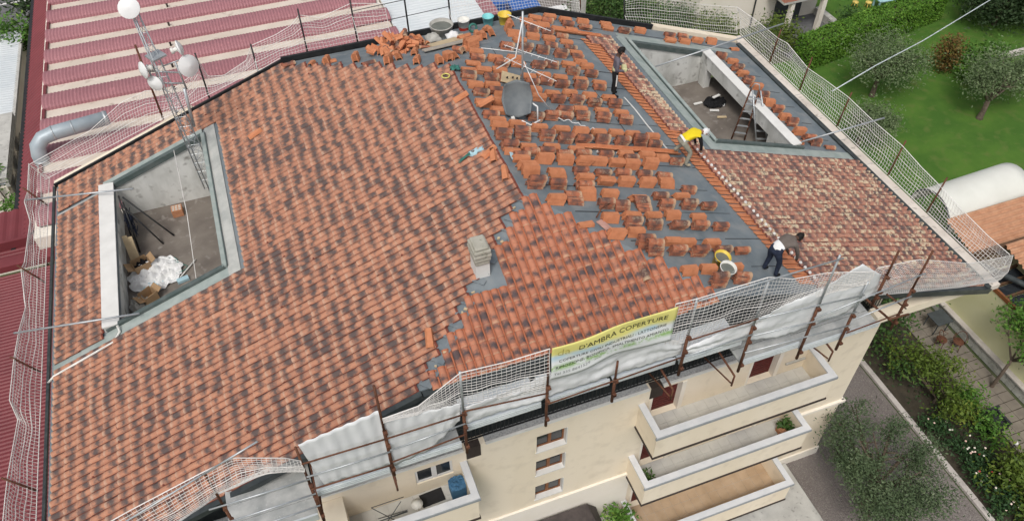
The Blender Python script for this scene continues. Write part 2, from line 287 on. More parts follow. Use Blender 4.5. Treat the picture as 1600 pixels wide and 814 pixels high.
M['beige']=pm('beige paving',(.19,.165,.135),(.24,.21,.17),2,.9,bump=.1)
M['yellowwall']=pm('pale yellow render',(.62,.60,.34),(.66,.64,.40),.8,.9,bump=.05)
M['stonepale']=pm('pale stone',(.52,.52,.47),(.38,.38,.34),3,.9,bump=.5)
M['kerb']=pm('pale kerb stone',(.55,.51,.47),(.45,.41,.38),2,.9,bump=.2)
M['terracotta']=pm('new orange roof tile',(.54,.30,.18),(.44,.225,.13),4,.75)
M['vault']=pm('white vault membrane',(.72,.72,.66),(.66,.66,.60),1,.5)
M['brownwood']=pm('dark brown timber',(.10,.055,.03),(.14,.08,.045),5,.6)
M['darkroof']=pm('brown slate',(.055,.045,.042),(.08,.065,.06),6,.7)
M['skin']=pm('skin',(.34,.19,.125),(.30,.165,.11),8,.6)
M['skindark']=pm('dark skin',(.10,.055,.038),(.085,.048,.034),8,.6)
M['hair']=pm('black hair',(.012,.010,.009),None,20,.7)
M['yellow']=pm('yellow cotton',(.80,.62,.02),(.74,.56,.02),6,.85)
M['khaki']=pm('grey khaki cotton',(.34,.33,.26),(.27,.26,.21),7,.9)
M['boot']=pm('beige boot',(.42,.36,.26),None,9,.8)
M['darkcloth']=pm('black cotton',(.016,.016,.018),None,8,.9)
M['navy']=pm('navy cotton',(.018,.024,.045),(.03,.04,.07),8,.9)
M['greyshirt']=pm('grey violet cotton',(.12,.11,.135),(.15,.135,.16),7,.9)
M['brownshirt']=pm('grey brown wool',(.135,.11,.095),(.16,.135,.12),7,.95)
M['hem']=pm('pale yellow cotton',(.72,.68,.38),None,7,.9)
M['whitecloth']=pm('white cotton',(.78,.78,.77),(.70,.70,.70),4,.9)
M['dish']=pm('white dish enamel',(.80,.80,.79),(.74,.74,.73),2,.4)
M['greydish']=pm('grey dish',(.12,.135,.145),(.16,.175,.18),4,.5)
M['turq']=pm('turquoise plastic',(.22,.60,.62),None,3,.4)
M['yplastic']=pm('yellow plastic',(.80,.58,.08),None,3,.4)
M['wplastic']=pm('white plastic',(.78,.77,.72),None,3,.4)
M['rplastic']=pm('red plastic',(.50,.05,.03),None,3,.4)
M['cementtub']=pm('cement crusted tub',(.36,.35,.32),(.46,.45,.41),6,.9,bump=.2)
M['slurry']=pm('wet cement',(.17,.18,.16),None,4,.5)
M['ply']=pm('plywood',(.58,.46,.29),(.50,.39,.25),5,.8)
M['plank']=pm('grey weathered plank',(.36,.32,.27),(.44,.39,.33),4,.9,stretch=(1,6,1))
M['cardboard']=pm('cardboard',(.42,.28,.16),(.36,.235,.13),4,.9)
M['blue']=pm('blue plastic',(.03,.10,.36),(.05,.16,.46),3,.45)
M['bluecover']=pm('blue cover cloth',(.045,.13,.24),(.06,.16,.28),5,.7)
M['rubber']=pm('black rubber mat',(.025,.025,.027),None,5,.9)
M['green']=pm('green rope',(.04,.15,.12),(.05,.2,.17),9,.8)
M['brick']=pm('hollow brick',(.50,.24,.13),(.42,.19,.10),9,.9)
M['paleblue']=pm('pale blue paint',(.42,.66,.72),None,3,.5)
M['ystool']=pm('yellow paint',(.80,.60,.16),None,3,.5)
M['greymetal']=pm('dark grey metal',(.07,.08,.085),None,4,.5)
M['wicker']=pm('charcoal wicker',(.035,.037,.042),None,20,.7)
M['pink']=pm('faded red balcony',(.45,.16,.11),(.52,.26,.19),1.6,.8,c3=(.34,.12,.09),s3=4)
M['bluerag']=pm('pale blue bag',(.42,.60,.66),(.34,.50,.56),5,.7)
M['pinkboard']=pm('pink board',(.62,.36,.30),None,5,.8)
M['yellowhose']=pm('yellow hose',(.72,.66,.18),None,5,.6)
M['wire']=pm('pale cable',(.62,.68,.70),None,5,.6)
M['petalw']=pm('white petals',(.80,.78,.68),(.78,.5,.42),4,.8)
M['petalr']=pm('red petals',(.50,.06,.05),None,4,.8)
def leafmat(name,c1,c2,c3):
    g=NG(name); a=g.attr('rnd'); sc=g.new('ShaderNodeSeparateColor'); g.l.new(a.outputs['Color'],sc.inputs[0])
    c=g.mix(sc.outputs[0],c1,c2); c=g.mix(g.ramp(sc.outputs[1],.7,1.0),c,c3)
    m=g.out(c,.6,0,.25); g.b.inputs['Subsurface Weight'].default_value=0; return m
M['olive']=leafmat('olive leaves',(.085,.13,.055),(.15,.20,.09),(.25,.30,.17))
M['olivedark']=leafmat('dark olive leaves',(.048,.08,.036),(.10,.14,.066),(.19,.235,.13))
M['hedge']=leafmat('hedge leaves',(.05,.13,.012),(.10,.215,.022),(.16,.29,.035))
M['shrub']=leafmat('shrub leaves',(.03,.075,.016),(.065,.13,.03),(.14,.21,.045))
M['bright']=leafmat('bright leaves',(.05,.13,.018),(.10,.21,.03),(.20,.30,.05))
M['yellowgreen']=leafmat('yellow green leaves',(.055,.095,.014),(.11,.16,.02),(.20,.23,.035))
M['rusty']=leafmat('bronze leaves',(.10,.06,.02),(.19,.115,.03),(.10,.16,.03))
M['darktree']=leafmat('dark leaves',(.022,.045,.016),(.04,.07,.025),(.07,.10,.04))
M['rose']=leafmat('rose leaves',(.02,.055,.018),(.04,.085,.028),(.07,.13,.035))
# ---------------------------------------------------------------- roof geometry
RZt, SL, LR = 15.18, .359, 5.75
CN = 1/math.sqrt(1+SL*SL); SN = SL*CN
def zr(x,y): return RZt-SL*max(abs(x),-y,y-LR)
def plane(x,y):
    a=abs(x); 
    if -y>=a: return 'C'
    if y-LR>=a: return 'D'
    return 'A' if x<0 else 'B'
_fr={'A':((0,-1,0),(CN,0,SN),(-SN,0,CN)),'B':((0,1,0),(-CN,0,SN),(SN,0,CN)),'C':((1,0,0),(0,CN,SN),(0,-SN,CN)),'D':((-1,0,0),(0,-CN,SN),(0,SN,CN))}
def frame(pl): return Matrix(_fr[pl]).transposed()
def mat4(loc,M3):
    m=M3.to_4x4(); m.translation=Vector(loc); return m
# building outline (plan)
XL,XR,YF,YB=-12.4,13.0,-3.70,10.22
# ================================================================ SETTING
def sheet(name,x0,x1,y0,y1,z,m,nx=1,ny=1):
    b=MB(); b.quad((x0,y0,z),(x1,y0,z),(x1,y1,z),(x0,y1,z)); return tag(b.build(name,m),kind='structure')
sheet('ground',-160,220,-120,260,-.03,M['ground'])
sheet('lawn',16.0,80,5.2,21.3,-.004,M['lawn'])
sheet('lawn',30.9,80,21.32,55,-.008,M['lawn'])
sheet('yard',9.9,15.55,-16,5.0,.0,M['cobble'])
sheet('garden_bed',15.8,18.4,-14,6,.002,M['soil'])
sheet('garden_bed',18.4,18.75,-14,6,.002,M['soil'])
sheet('street',-60,-16,42.5,48,-.01,M['asphalt'])
b=MB(); b.quad((-60,46.3,0),(-16,46.3,0),(-16,46.5,0),(-60,46.5,0)); tag(b.build('road_marking',M['white']),kind='structure')
# garden path of beige slabs, each slab its own piece
path=MB(); path.box(18.75,20.45,-12,3.2,-.02,.03); path=tag(path.build('garden_path',M['soil']),kind='structure')
sb=MB(); sb.box(-.275,.275,-.2,.2,-.01,.012); slab=None
for i in range(3):
    for j in range(34):
        if slab is None: slab=sb.build('paving_slab',M['beige'],path,local=True); o=slab
        else: o=inst(slab,path)
        o.location=(19.04+i*.565,-11.6+j*.43,.042+random.uniform(-.002,.002)); o.rotation_euler=(0,0,random.uniform(-.01,.01))
# kerb between yard and bed
kerb=thing('kerb','pale stone kerb between the cobbled yard and the rose bed','kerb',(15.7,-4,0))
kb=None
for i in range(16):
    y=-12.2+i*1.0
    mb=MB(); mb.box(15.60,15.82,y+.008,y+.992,0,.13)
    mb.build('kerb_stone',M['kerb'],kerb)
# cobbles visible near the camera: low raised setts as one dense surface
def setts():
    b=MB(); rr=random.Random(3)
    x=10.0
    for i in range(36):
        for j in range(110):
            cx=10.0+i*.153+rr.uniform(-.008,.008); cy=-11.6+j*.142+(i%2)*.07
            if cy>4.2 : continue
            s=.066+rr.uniform(-.006,.006); h=.012+rr.uniform(0,.01)
            b.add([(cx-s,cy-s,.001),(cx+s,cy-s,.001),(cx+s,cy+s,.001),(cx-s,cy+s,.001),(cx-s*.8,cy-s*.8,h),(cx+s*.8,cy-s*.8,h),(cx+s*.8,cy+s*.8,h),(cx-s*.8,cy+s*.8,h)],
                  [(0,1,5,4),(1,2,6,5),(2,3,7,6),(3,0,4,7),(4,5,6,7)])
    return tag(b.build('cobbles',M['cobble']),kind='stuff')
setts()
tag(MB().box(1.9,9.9,-9,-2.49,0,.18).build('patio',M['concrete']),kind='structure')

# ================================================================ APARTMENT BUILDING
BLD=thing('apartment_building','cream apartment block under re-roofing with two sunken roof terraces','building')
def wall_holes(x0,x1,z0,z1,y0,y1,holes):
    b=MB(); xs=sorted({x0,x1,*[h[0] for h in holes],*[h[1] for h in holes]}); zs=sorted({z0,z1,*[h[2] for h in holes],*[h[3] for h in holes]})
    for i in range(len(xs)-1):
        for j in range(len(zs)-1):
            cx=(xs[i]+xs[i+1])/2; cz=(zs[j]+zs[j+1])/2
            if any(h[0]<cx<h[1] and h[2]<cz<h[3] for h in holes): continue
            b.box(xs[i],xs[i+1],y0,y1,zs[j],zs[j+1])
    return b
WINS=[(-.47,.46,7.17,8.03),(-.47,.46,5.77,6.62),(-.47,.46,4.22,5.07)]
DOORS=[(3.15,4.2,7.02,8.45),(6.55,7.6,7.02,8.45),(3.15,4.2,4.02,6.2),(6.55,7.6,4.02,6.2),(3.15,4.2,1.02,3.2),(-4.05,-2.98,7.6,8.3)]
wall_holes(-11.2,11.3,0,8.62,-2.4,-2.1,WINS+DOORS).build('wall',M['cream'],BLD)
MB().box(11.0,11.3,-2.1,8.9,0,9.9).box(-11.2,-10.9,-2.1,8.9,0,9.9).box(-10.9,11.0,8.6,8.9,0,9.95).build('wall',M['cream'],BLD)
b=MB(); b.add([(x,y,z) for y in (-1.2,-1.0) for (x,z) in ((-10.9,8.7),(11.0,8.7),(11.0,10.8),(4.0,13.3),(-4.0,13.3),(-10.9,10.8))],[(0,1,2,3,4,5),(11,10,9,8,7,6),(0,6,7,1),(1,7,8,2),(2,8,9,3),(3,9,10,4),(4,10,11,5),(5,11,6,0)]); b.build('attic_wall',M['gutter'],BLD)  # dark wall colour stands in for the shade under the scaffold deck
MB().box(-11.2,11.3,-2.09,-1.2,8.3,8.5).build('terrace_floor',M['gutter'],BLD)
b=MB()
for i0,i1 in ((-11.25,-2.65),(-2.0,3.0),(3.45,11.32)): b.box(i0,i1,-2.46,-2.40,8.62,8.69); gl=MB().box(i0,i1,-2.40,-2.12,8.62,8.66).build('gravel_strip',M['gravel'],BLD)
b.build('wall_cap',M['white'],BLD)
for xx in (-2.65,3.0): MB().box(xx+.08,xx+.5,-2.42,-2.2,8.1,8.64).build('scupper',M['rust'] if xx>9 else M['brownline'],BLD)
# plinth and string courses
MB().box(-11.2,2.9,-2.48,-2.403,0,3.9).box(2.9,11.36,-2.46,-2.403,0,.5).build('plinth',M['creamlight'],BLD)
MB().box(9.0,11.42,-2.50,-2.403,3.62,3.74).box(11.303,11.40,-2.45,8.9,3.62,3.74).build('string_course',M['creamlight'],BLD)
# ledge railing
rl=MB(); rl.box(-6.3,11.2,-2.24,-2.20,9.40,9.44); rl.box(-6.3,11.2,-2.24,-2.20,8.73,8.76)
for i in range(146): rl.box(-6.3+i*.12,-6.3+i*.12+.02,-2.23,-2.21,8.76,9.40)
rl.build('railing',M['black'],BLD)
for (x0,x1,z0,z1) in WINS:
    f=MB(); y=-2.24
    f.box(x0,x0+.06,y,y+.07,z0,z1).box(x1-.06,x1,y,y+.07,z0,z1).box(x0+.06,x1-.06,y,y+.07,z1-.06,z1).box(x0+.06,x1-.06,y,y+.07,z0,z0+.06)
    f.box((x0+x1)/2-.05,(x0+x1)/2+.05,y-.01,y+.08,z0+.06,z1-.06)
    w=f.build('window',M['wood'],BLD)
    for s in (0,1):
        a=x0+.06 if s==0 else (x0+x1)/2+.05; MB().box(a,a+(x1-x0)/2-.11,y+.02,y+.05,z0+.06,z1-.06).build('pane',M['glass'],w)
    MB().box(x0-.03,x1+.03,-2.43,-2.245,z0-.035,z0+.004).build('sill',M['white'],w)
    MB().box(x1-.004,x1+.03,-2.415,-2.2,z0,z1).build('jamb',M['white'],w)
for k,(x0,x1,z0,z1) in enumerate(DOORS[:5]):
    d=MB().box(x0+.06,x1-.06,-2.2,-2.14,z0,z1-.05).build('shutter_door',M['maroon'],BLD)
    for i in range(int((z1-z0-.1)/.12)): MB().box(x0+.1,x1-.1,-2.215,-2.2,z0+.05+i*.12,z0+.13+i*.12).build('shutter_slat',M['maroon'],d)
    MB().box(x0-.02,x0+.06,-2.408,-2.15,z0,z1).box(x1-.06,x1+.08,-2.425,-2.15,z0,z1).build('door_frame',M['creamlight'],d)
x0,x1,z0,z1=DOORS[5]
wf=MB().box(x0,x0+.07,-2.36,-2.28,z0,z1).box(x1-.07,x1,-2.36,-2.28,z0,z1).box(x0+.07,x1-.07,-2.36,-2.28,z1-.06,z1).box(x0+.07,x1-.07,-2.36,-2.28,z0,z0+.07).box((x0+x1)/2-.07,(x0+x1)/2+.07,-2.37,-2.27,z0+.07,z1-.06).build('window',M['white'],BLD)
for s in (0,1):
    a=x0+.07 if s==0 else (x0+x1)/2+.07; MB().box(a,a+(x1-x0)/2-.14,-2.33,-2.3,z0+.07,z1-.06).build('pane',M['glass'],wf)
def balcony(x0,x1,y,rim,floormat,label=None,openleft=False):
    fl=rim-.97; t=.14; par=MB()
    par.box(x0,x1,y,y+t,fl-.22,rim-.06)
    if not openleft: par.box(x0,x0+t,y+t,-2.402,fl-.22,rim-.06)
    par.box(x1-t,x1,y+t,-2.402,fl-.22,rim-.06)
    p=par.build('balcony',M['cream'],BLD)
    if label: p['label']=label
    c=MB(); c.box(x0-.04,x1+.04,y-.04,y+t+.02,rim-.06,rim); c.box(x1-t-.02,x1+.04,y+t+.02,-2.404,rim-.06,rim)
    if not openleft: c.box(x0-.04,x0+t+.02,y+t+.02,-2.404,rim-.06,rim)
    c.build('coping',M['coping'],p)
    MB().box(x0-.06,x1+.06,y-.06,y-.004,rim-.14,rim-.035).box(x1+.002,x1+.06,y-.004,-2.404,rim-.14,rim-.035).build('coping_band',M['copingdark'],p)
    MB().box(x0+t,x1-t,y+t,-2.402,fl-.2,fl).build('slab',M['concrete'],p)
    MB().box(x0-.03,x1+.03,y-.03,-2.404,fl-.30,fl-.225).build('edge_band',M['brownline'],p)
    # floor tiles
    n=int((x1-x0-2*t)/.34); m_=3; dx=(x1-x0-2*t)/n; dy=(-2.402-y-t)/m_
    tb=MB(); tb.box(-dx/2+.004,dx/2-.004,-dy/2+.004,dy/2-.004,0,.008); src=None
    for i in range(n):
        for j in range(m_):
            if src is None: src=tb.build('floor_tile',floormat,p,local=True); o=src
            else: o=inst(src,p)
            o.location=(x0+t+dx*(i+.5),y+t+dy*(j+.5),fl+.001+random.uniform(0,.002))
    return p
balcony(2.78,8.80,-3.56,7.98,M['paving'],'top right balcony')
balcony(2.78,8.80,-3.56,4.98,M['paving'],'middle right balcony')
balcony(2.78,8.74,-3.95,2.0,M['paving2'],'bottom right balcony with terracotta floor')
balcony(-6.6,-2.62,-3.56,8.05,M['paving'],'left balcony',True)
MB().box(-6.75,-6.05,-3.42,-2.41,7.1,8.3).build('pier',M['cream'],BLD)
for z in (7.5,4.5): MB().box(7.9,8.6,-2.47,-2.41,z,z+.06).build('wall_rail',M['concrete'],BLD)

# ---- roof decks (membrane sheets laid over each slope)
def deck_poly(pts,th=.10):
    b=MB(); n=len(pts); b.v=[tuple(p) for p in pts]+[(p[0],p[1],p[2]-th) for p in pts]
    b.f=[tuple(range(n)),tuple(range(2*n-1,n-1,-1))]+[(i,i+n,(i+1)%n+n,(i+1)%n) for i in range(n)]; b.m=[0]*len(b.f); return b
def rp(x,y,dz=0): return (x,y,zr(x,y)+dz)
TA=(-10.42,-7.40,2.80,8.75); TB=(7.42,10.60,2.86,8.85)
def clipY(poly,y0,y1):
    for (s,yy) in ((1,y0),(-1,y1)):
        out=[]
        for i in range(len(poly)):
            p,q=poly[i],poly[(i+1)%len(poly)]; a=s*(p[1]-yy); c=s*(q[1]-yy)
            if a>=0: out.append(p)
            if a*c<0: t=a/(a-c); out.append(tuple(p[k]+(q[k]-p[k])*t for k in range(3)))
        poly=out
        if not poly: break
    return poly
def clipX(poly,x0,x1):
    sw=[(p[1],p[0],p[2]) for p in poly]; sw=clipY(sw,x0,x1); return [(p[1],p[0],p[2]) for p in sw]
SLOPE={}
hipF=3.70; hipB=4.47
polyA=[rp(0,0),rp(0,LR),rp(-hipB,YB),rp(XL,YB),rp(XL,YF),rp(-hipF,YF)]
polyB=[rp(0,0),rp(hipF,YF),rp(XR,YF),rp(XR,YB),rp(hipB,YB),rp(0,LR)]
polyC=[rp(0,0),rp(-hipF,YF),rp(hipF,YF)]
polyD=[rp(0,LR),rp(hipB,YB),rp(-hipB,YB)]
k=0
def sheets(poly,hole,step,axis='y'):
    global k
    lo=min(p[1] if axis=='y' else p[0] for p in poly); hi=max(p[1] if axis=='y' else p[0] for p in poly)
    cuts=[lo]; 
    while cuts[-1]+step<hi-.2: cuts.append(cuts[-1]+step)
    cuts.append(hi)
    if hole:
        for c in (hole[2],hole[3]): cuts.append(c)
        cuts=sorted(cuts)
    for i in range(len(cuts)-1):
        if cuts[i+1]-cuts[i]<.02: continue
        pc=clipY(poly,cuts[i],cuts[i+1]) if axis=='y' else clipX(poly,cuts[i],cuts[i+1])
        if len(pc)<3: continue
        mid=(cuts[i]+cuts[i+1])/2
        segs=[pc]
        if hole and hole[2]<mid<hole[3]: segs=[clipX(pc,-99,hole[0]),clipX(pc,hole[1],99)]
        for sg in segs:
            if len(sg)<3: continue
            k+=1; d=.004*(k%3)
            MBp=deck_poly([(p[0],p[1],p[2]+d) for p in sg],.12)
            MBp.build('membrane_sheet',M['membrane'],BLD)
sheets(polyA,TA,99); sheets(polyB,TB,1.02); sheets(polyC,None,1.0,'x'); sheets(polyD,None,1.0)
# lap seams of the membrane rolls on the right slope
rs=random.Random(11)
for i in range(14):
    y=YF+1.0+i*1.02; x=.4+max(0,-y)
    while x<12.6:
        l=rs.uniform(.9,2.4); x2=min(x+l,12.6); yj=y+rs.uniform(-.05,.05)
        if not(7.3<x2 and x<10.7 and 2.7<y<9) and plane(x,yj)=='B' and plane(x2,yj)=='B':
            m3=frame('B'); c=Vector(((x+x2)/2,yj,zr((x+x2)/2,yj)+.014)); MB().obox(c,rs.uniform(.010,.022),(x2-x)/CN*.97,.006,m3).build('membrane_seam',M['black'],BLD)
        x=x2+rs.uniform(.1,.7)
for i in range(16):
    x=rs.uniform(.8,5.0); y=rs.uniform(-3,8.4)
    if plane(x,y)=='B': MB().obox((x,y,zr(x,y)+.014),rs.uniform(.4,1.0),.014,.006,frame('B')).build('membrane_seam',M['black'],BLD)
# under-roof thickness, verge fascia and cornices
MB().box(9.2,12.35,-3.66,-3.3,10.36,10.66).build('cornice',M['cream'],BLD)
def rafter_strip(name,m,pts,w,h,dz):
    b=MB(); 
    for a,c in zip(pts[:-1],pts[1:]):
        a=Vector(a)+Vector((0,0,dz)); c=Vector(c)+Vector((0,0,dz)); d=(c-a); L=d.length; d.normalize(); s=Vector((0,0,1)).cross(d).normalized(); u=d.cross(s)
        M3=Matrix((d,s,u)).transposed(); b.obox((a+c)/2,L+.02,w,h,M3)
    return b.build(name,m,BLD)
rafter_strip('verge_gutter',M['gutter'],[(-12.45,-3.78,zr(-12.45,-3.7)),(-3.72,-3.78,zr(-3.7,-3.7))],.13,.16,-.04)
rafter_strip('verge_gutter',M['gutter'],[(3.72,-3.78,zr(3.7,-3.7)),(13.05,-3.78,zr(13.05,-3.7))],.14,.18,-.06)
rafter_strip('eave_gutter',M['gutter'],[(-3.7,-3.80,13.83),(3.7,-3.80,13.83)],.14,.14,-.04)
rafter_strip('eave_gutter',M['gutter'],[(-12.50,-3.8,10.72),(-12.50,10.3,10.72)],.07,.10,-.04)
rafter_strip('eave_gutter',M['gutter'],[(12.98,-3.8,10.55),(12.98,10.0,10.55)],.15,.10,.02)
rafter_strip('verge_board',M['black'],[(-12.45,10.30,zr(-12.45,8)),(-4.47,10.30,zr(-4.47,8))],.07,.14,.04)
rafter_strip('rear_upstand',M['black'],[(-4.47,10.30,zr(-4.47,8)),(4.47,10.30,zr(4.47,8)),(9.1,10.30,zr(9.1,8))],.09,.20,.08)
rafter_strip('rear_cornice',M['cream'],[(-12.5,10.52,zr(-12.5,8)-.1),(-7.6,10.52,zr(-7.6,8)-.1)],.36,.14,0)
rafter_strip('rear_cornice',M['cream'],[(9.2,10.40,zr(9.2,8)),(13.4,10.40,zr(13.4,8))],.30,.20,.03)
M['cornice']=pm('dirty cornice',(.70,.64,.57),(.56,.50,.44),1.5,.9,bump=.2,c3=(.40,.36,.31),s3=6,lo3=.6,hi3=.75)
rafter_strip('side_cornice',M['cornice'],[(13.22,-3.8,10.5),(13.22,10.5,10.5)],.34,.18,0)
for i in range(9): MB().box(13.06,13.40,-2.2+i*1.4,-2.2+i*1.4+.01,10.588,10.596).build('cornice_joint',M['copingdark'],BLD)
# soffits: sloping underside board so the overhang has depth
b=MB()
for pl in (polyA,polyB): 
    n=len(pl); b.add([(p[0],p[1],p[2]-.35 if abs(p[0])<13 else p[2]-.3) for p in pl],[tuple(range(n-1,-1,-1))])
# front fascia boards under the verges
for (xa,xb) in ((-12.4,-3.7),(3.7,9.2)):
    za,zb=zr(xa,YF),zr(xb,YF); y=-3.62
    b2=MB(); b2.add([(xa,y,za-.36),(xb,y,zb-.36),(xb,y,zb-.13),(xa,y,za-.13),(xa,y+.2,za-.36),(xb,y+.2,zb-.36),(xb,y+.2,zb-.13),(xa,y+.2,za-.13)],[(0,1,2,3),(5,4,7,6),(4,5,1,0),(3,2,6,7),(4,0,3,7),(1,5,6,2)]); b2.build('fascia',M['cream'],BLD)

# ---- sunken terraces
def terrace(T,side):
    x0,x1,y0,y1=T; fz=10.15; s=side
    t=MB().box(x0-.8 if s<0 else x0,x1 if s<0 else x1+1.6,y0,y1,fz-.15,fz).build('terrace',M['floor'],BLD)
    t['label']='left sunken terrace' if s<0 else 'right sunken terrace'
    xi=x1 if s<0 else x0     # ridge side
    def wallslope(xa,xb,ya,yb,mat,nm,top=0.0):
        b=MB(); za=RZt-SL*abs(xa)+top; zb=RZt-SL*abs(xb)+top
        b.add([(xa,ya,fz),(xb,ya,fz),(xb,yb,fz),(xa,yb,fz),(xa,ya,za),(xb,ya,zb),(xb,yb,zb),(xa,yb,za)],[(0,3,2,1),(4,5,6,7),(0,1,5,4),(1,2,6,5),(2,3,7,6),(3,0,4,7)])
        return b.build(nm,mat,t)
    xo=x0 if s<0 else x1
    a,c=min(xi,xo),max(xi,xo)
    if s>0: c+=.45
    wallslope(a-.02,c,y1,y1+.16,M['stain'],'rear_wall',-.13)
    wallslope(a-.02,c,y0-.16,y0,M['stain'],'front_wall',-.13)
    wallslope(xi if s<0 else xi-.16,xi+.16 if s<0 else xi,y0-.1,y1+.1,M['stain'],'inner_wall',-.16)
    # metal curb with dark inner face round three edges
    def curb(p,q,w,h,m,nm,dz):
        p=Vector(p);q=Vector(q);d=(q-p);L=d.length;d.normalize();sv=Vector((0,0,1)).cross(d).normalized();u=d.cross(sv)
        b=MB(); b.obox((p+q)/2+Vector((0,0,dz)),L,w,h,Matrix((d,sv,u)).transposed()); return b.build(nm,m,t)
    zi=RZt-SL*abs(xi); zo=RZt-SL*abs(xo)
    cs=.03 if s>0 else -.03
    curb((xi,y0-.05,zi),(xi,y1+.05,zi),.12,.10,M['lead'],'curb',.05)
    curb((xi-.0+(-s)*.07,y0-.05,zi),(xi+(-s)*.07,y1+.05,zi),.03,.12,M['leaddark'],'curb_lip',.06)
    curb((xi,y1+.03,zi),(xo+(.35*s),y1+.03,zo-.35*SL),.16,.18,M['leaddark'],'curb',-.02)
    curb((xi,y1+.19,zi),(xo+(.35*s),y1+.19,zo-.35*SL),.26,.03,M['lead'],'flashing',.05)
    curb((xi,y0-.03,zi),(xo+(.35*s),y0-.03,zo-.35*SL),.12,.16,M['leaddark'],'curb',.03)
    # wide mortar / lead flashing band on the roof
    def band(px0,px1,py0,py1,m,nm,dz=.035):
        b=MB(); za=RZt-SL*abs(px0)+dz; zb=RZt-SL*abs(px1)+dz
        b.add([(px0,py0,za),(px1,py0,zb),(px1,py1,zb),(px0,py1,za),(px0,py0,za-.03),(px1,py0,zb-.03),(px1,py1,zb-.03),(px0,py1,za-.03)],[(0,1,2,3),(4,7,6,5),(0,4,5,1),(1,5,6,2),(2,6,7,3),(3,7,4,0)])
        return b.build(nm,m,t)
    if s<0:
        band(xi+.07,xi+.40,y0-.42,y1+.30,M['mortar'],'mortar_band')
        band(xo-.4,xi+.07,y0-.44,y0-.10,M['lead'],'mortar_band',.03)
        band(-12.35,xo-.4,y0-.47,y0-.16,M['lead'],'valley_flashing',.02)
        band(-12.35,xo-.38,y1-.16,y1+.02,M['mortar'],'valley_flashing',.02)
    else:
        band(xi-.42,xi-.07,y0-.45,y1+.3,M['lead'],'flashing_band')
        band(xi-.07,12.9,y0-.5,y0-.10,M['lead'],'flashing_band',.03)
        band(xi-.3,12.2,y1+.33,y1+.6,M['lead'],'flashing_band',.02)
    # outer beam
    zt=zo+.10 if s<0 else zo+.14
    if s<0:
        MB().box(xo-.42,xo-.02,y0-.05,y1+.0,zt-.55,zt-.04).build('beam',M['stain'],t)
        MB().box(xo-.44,xo+.0,y0-.07,y1+.02,zt-.04,zt).build('beam_cap',M['white'],t)
        MB().box(xo-.40,xo-.15,y0,y1,fz,zt-.55).build('outer_wall',M['stain'],t)
    else:
        MB().box(xo-.06,xo+.24,y0-.0,y1+.02,zt-.52,zt-.04).build('beam',M['stain'],t)
        MB().box(xo-.08,xo+.26,y0-.02,y1+.04,zt-.04,zt).build('beam_cap',M['white'],t)
        for yy in (y1-.5,y0+.9): MB().box(xo-.05,xo+.2,yy,yy+.4,fz,zt-.52).build('post',M['stain'],t)
        MB().box(xo+1.4,xo+1.55,y0,y1,fz,zt-.7).build('outer_wall',M['stain'],t)
    # thin screed joints
    return t
terrace(TA,-1); terrace(TB,1)
# white drain pipe lying in the left valley
MB().tube([(-10.45,2.62,11.6),(-10.42,2.45,11.52),(-10.6,2.25,11.42),(-12.3,2.15,10.84),(-12.5,2.1,10.7)],.035,6).build('drain_pipe',M['wplastic'],BLD,True)
# ================================================================ ROOF TILES
def tile_pieces(w0=.176,w1=.164,h0=.070,h1=.064,L=.43,th=.012,n=7,tray=.040):
    """one barrel roof tile with its side tray; local X across, Y up-slope, Z out. returns verts, faces, uvs per vertex"""
    vs=[];uv=[];fs=[]
    for (y,w,h,zb,vv) in ((0,w0,h0,.014,0.0),(L*.5,(w0+w1)/2,(h0+h1)/2,.009,.5),(L,w1,h1,.004,1.0)):
        for j in range(n+1):
            a=math.pi*j/n; vs.append((-w/2*math.cos(a),y,zb+h*math.sin(a))); uv.append((j/n,vv))
    R=n+1
    for r in range(2):
        for j in range(n): fs.append((r*R+j,r*R+j+1,(r+1)*R+j+1,(r+1)*R+j))
    # rim at the low end
    b=len(vs)
    for j in range(n+1):
        a=math.pi*j/n; vs.append((-(w0/2-th)*math.cos(a),0,.014+(h0-th)*math.sin(a))); uv.append((j/n,.04))
    for j in range(n): fs.append((j+1,j,b+j,b+j+1))
    # tray
    b=len(vs); x0=w0/2-.012; x1=x0+tray
    for (y,z) in ((0,.028),(L,.006)):
        for (x,dz) in ((x0-.0,.012),(x0+.006,0),(x1-.012,0),(x1,.02)): vs.append((x,y,z+dz)); uv.append((.95,.93))
    for j in range(3): fs.append((b+j,b+j+1,b+4+j+1,b+4+j))
    b2=len(vs)
    for i in range(4): p=vs[b+i]; vs.append((p[0],p[1],p[2]-.016)); uv.append((.95,.93))
    for j in range(3): fs.append((b+j+1,b+j,b2+j,b2+j+1))
    return vs,fs,uv
TV,TF,TU=tile_pieces()
def mk_mesh(name,vs,fs,uv,rnds,mat,nrep=1,smooth_f=None):
    me=bpy.data.meshes.new(name); me.from_pydata(vs,[],fs); me.materials.append(mat)
    ul=me.uv_layers.new(name='UVMap'); idx=[0]*len(me.loops); me.loops.foreach_get('vertex_index',idx)
    flat=[]; 
    for i in idx: flat += uv[i]
    ul.data.foreach_set('uv',flat)
    at=me.attributes.new('rnd','FLOAT_COLOR','POINT'); at.data.foreach_set('color',rnds)
    me.polygons.foreach_set('use_smooth',[True]*len(me.polygons)); 
    me.update(); return me
def sharp(me,ang=40):
    try: me.set_sharp_from_angle(angle=math.radians(ang))
    except Exception: pass
ROWS={'A':.360,'B':.350,'C':.345}; PITS={'A':.196,'B':.188,'C':.210}; PIT=.188
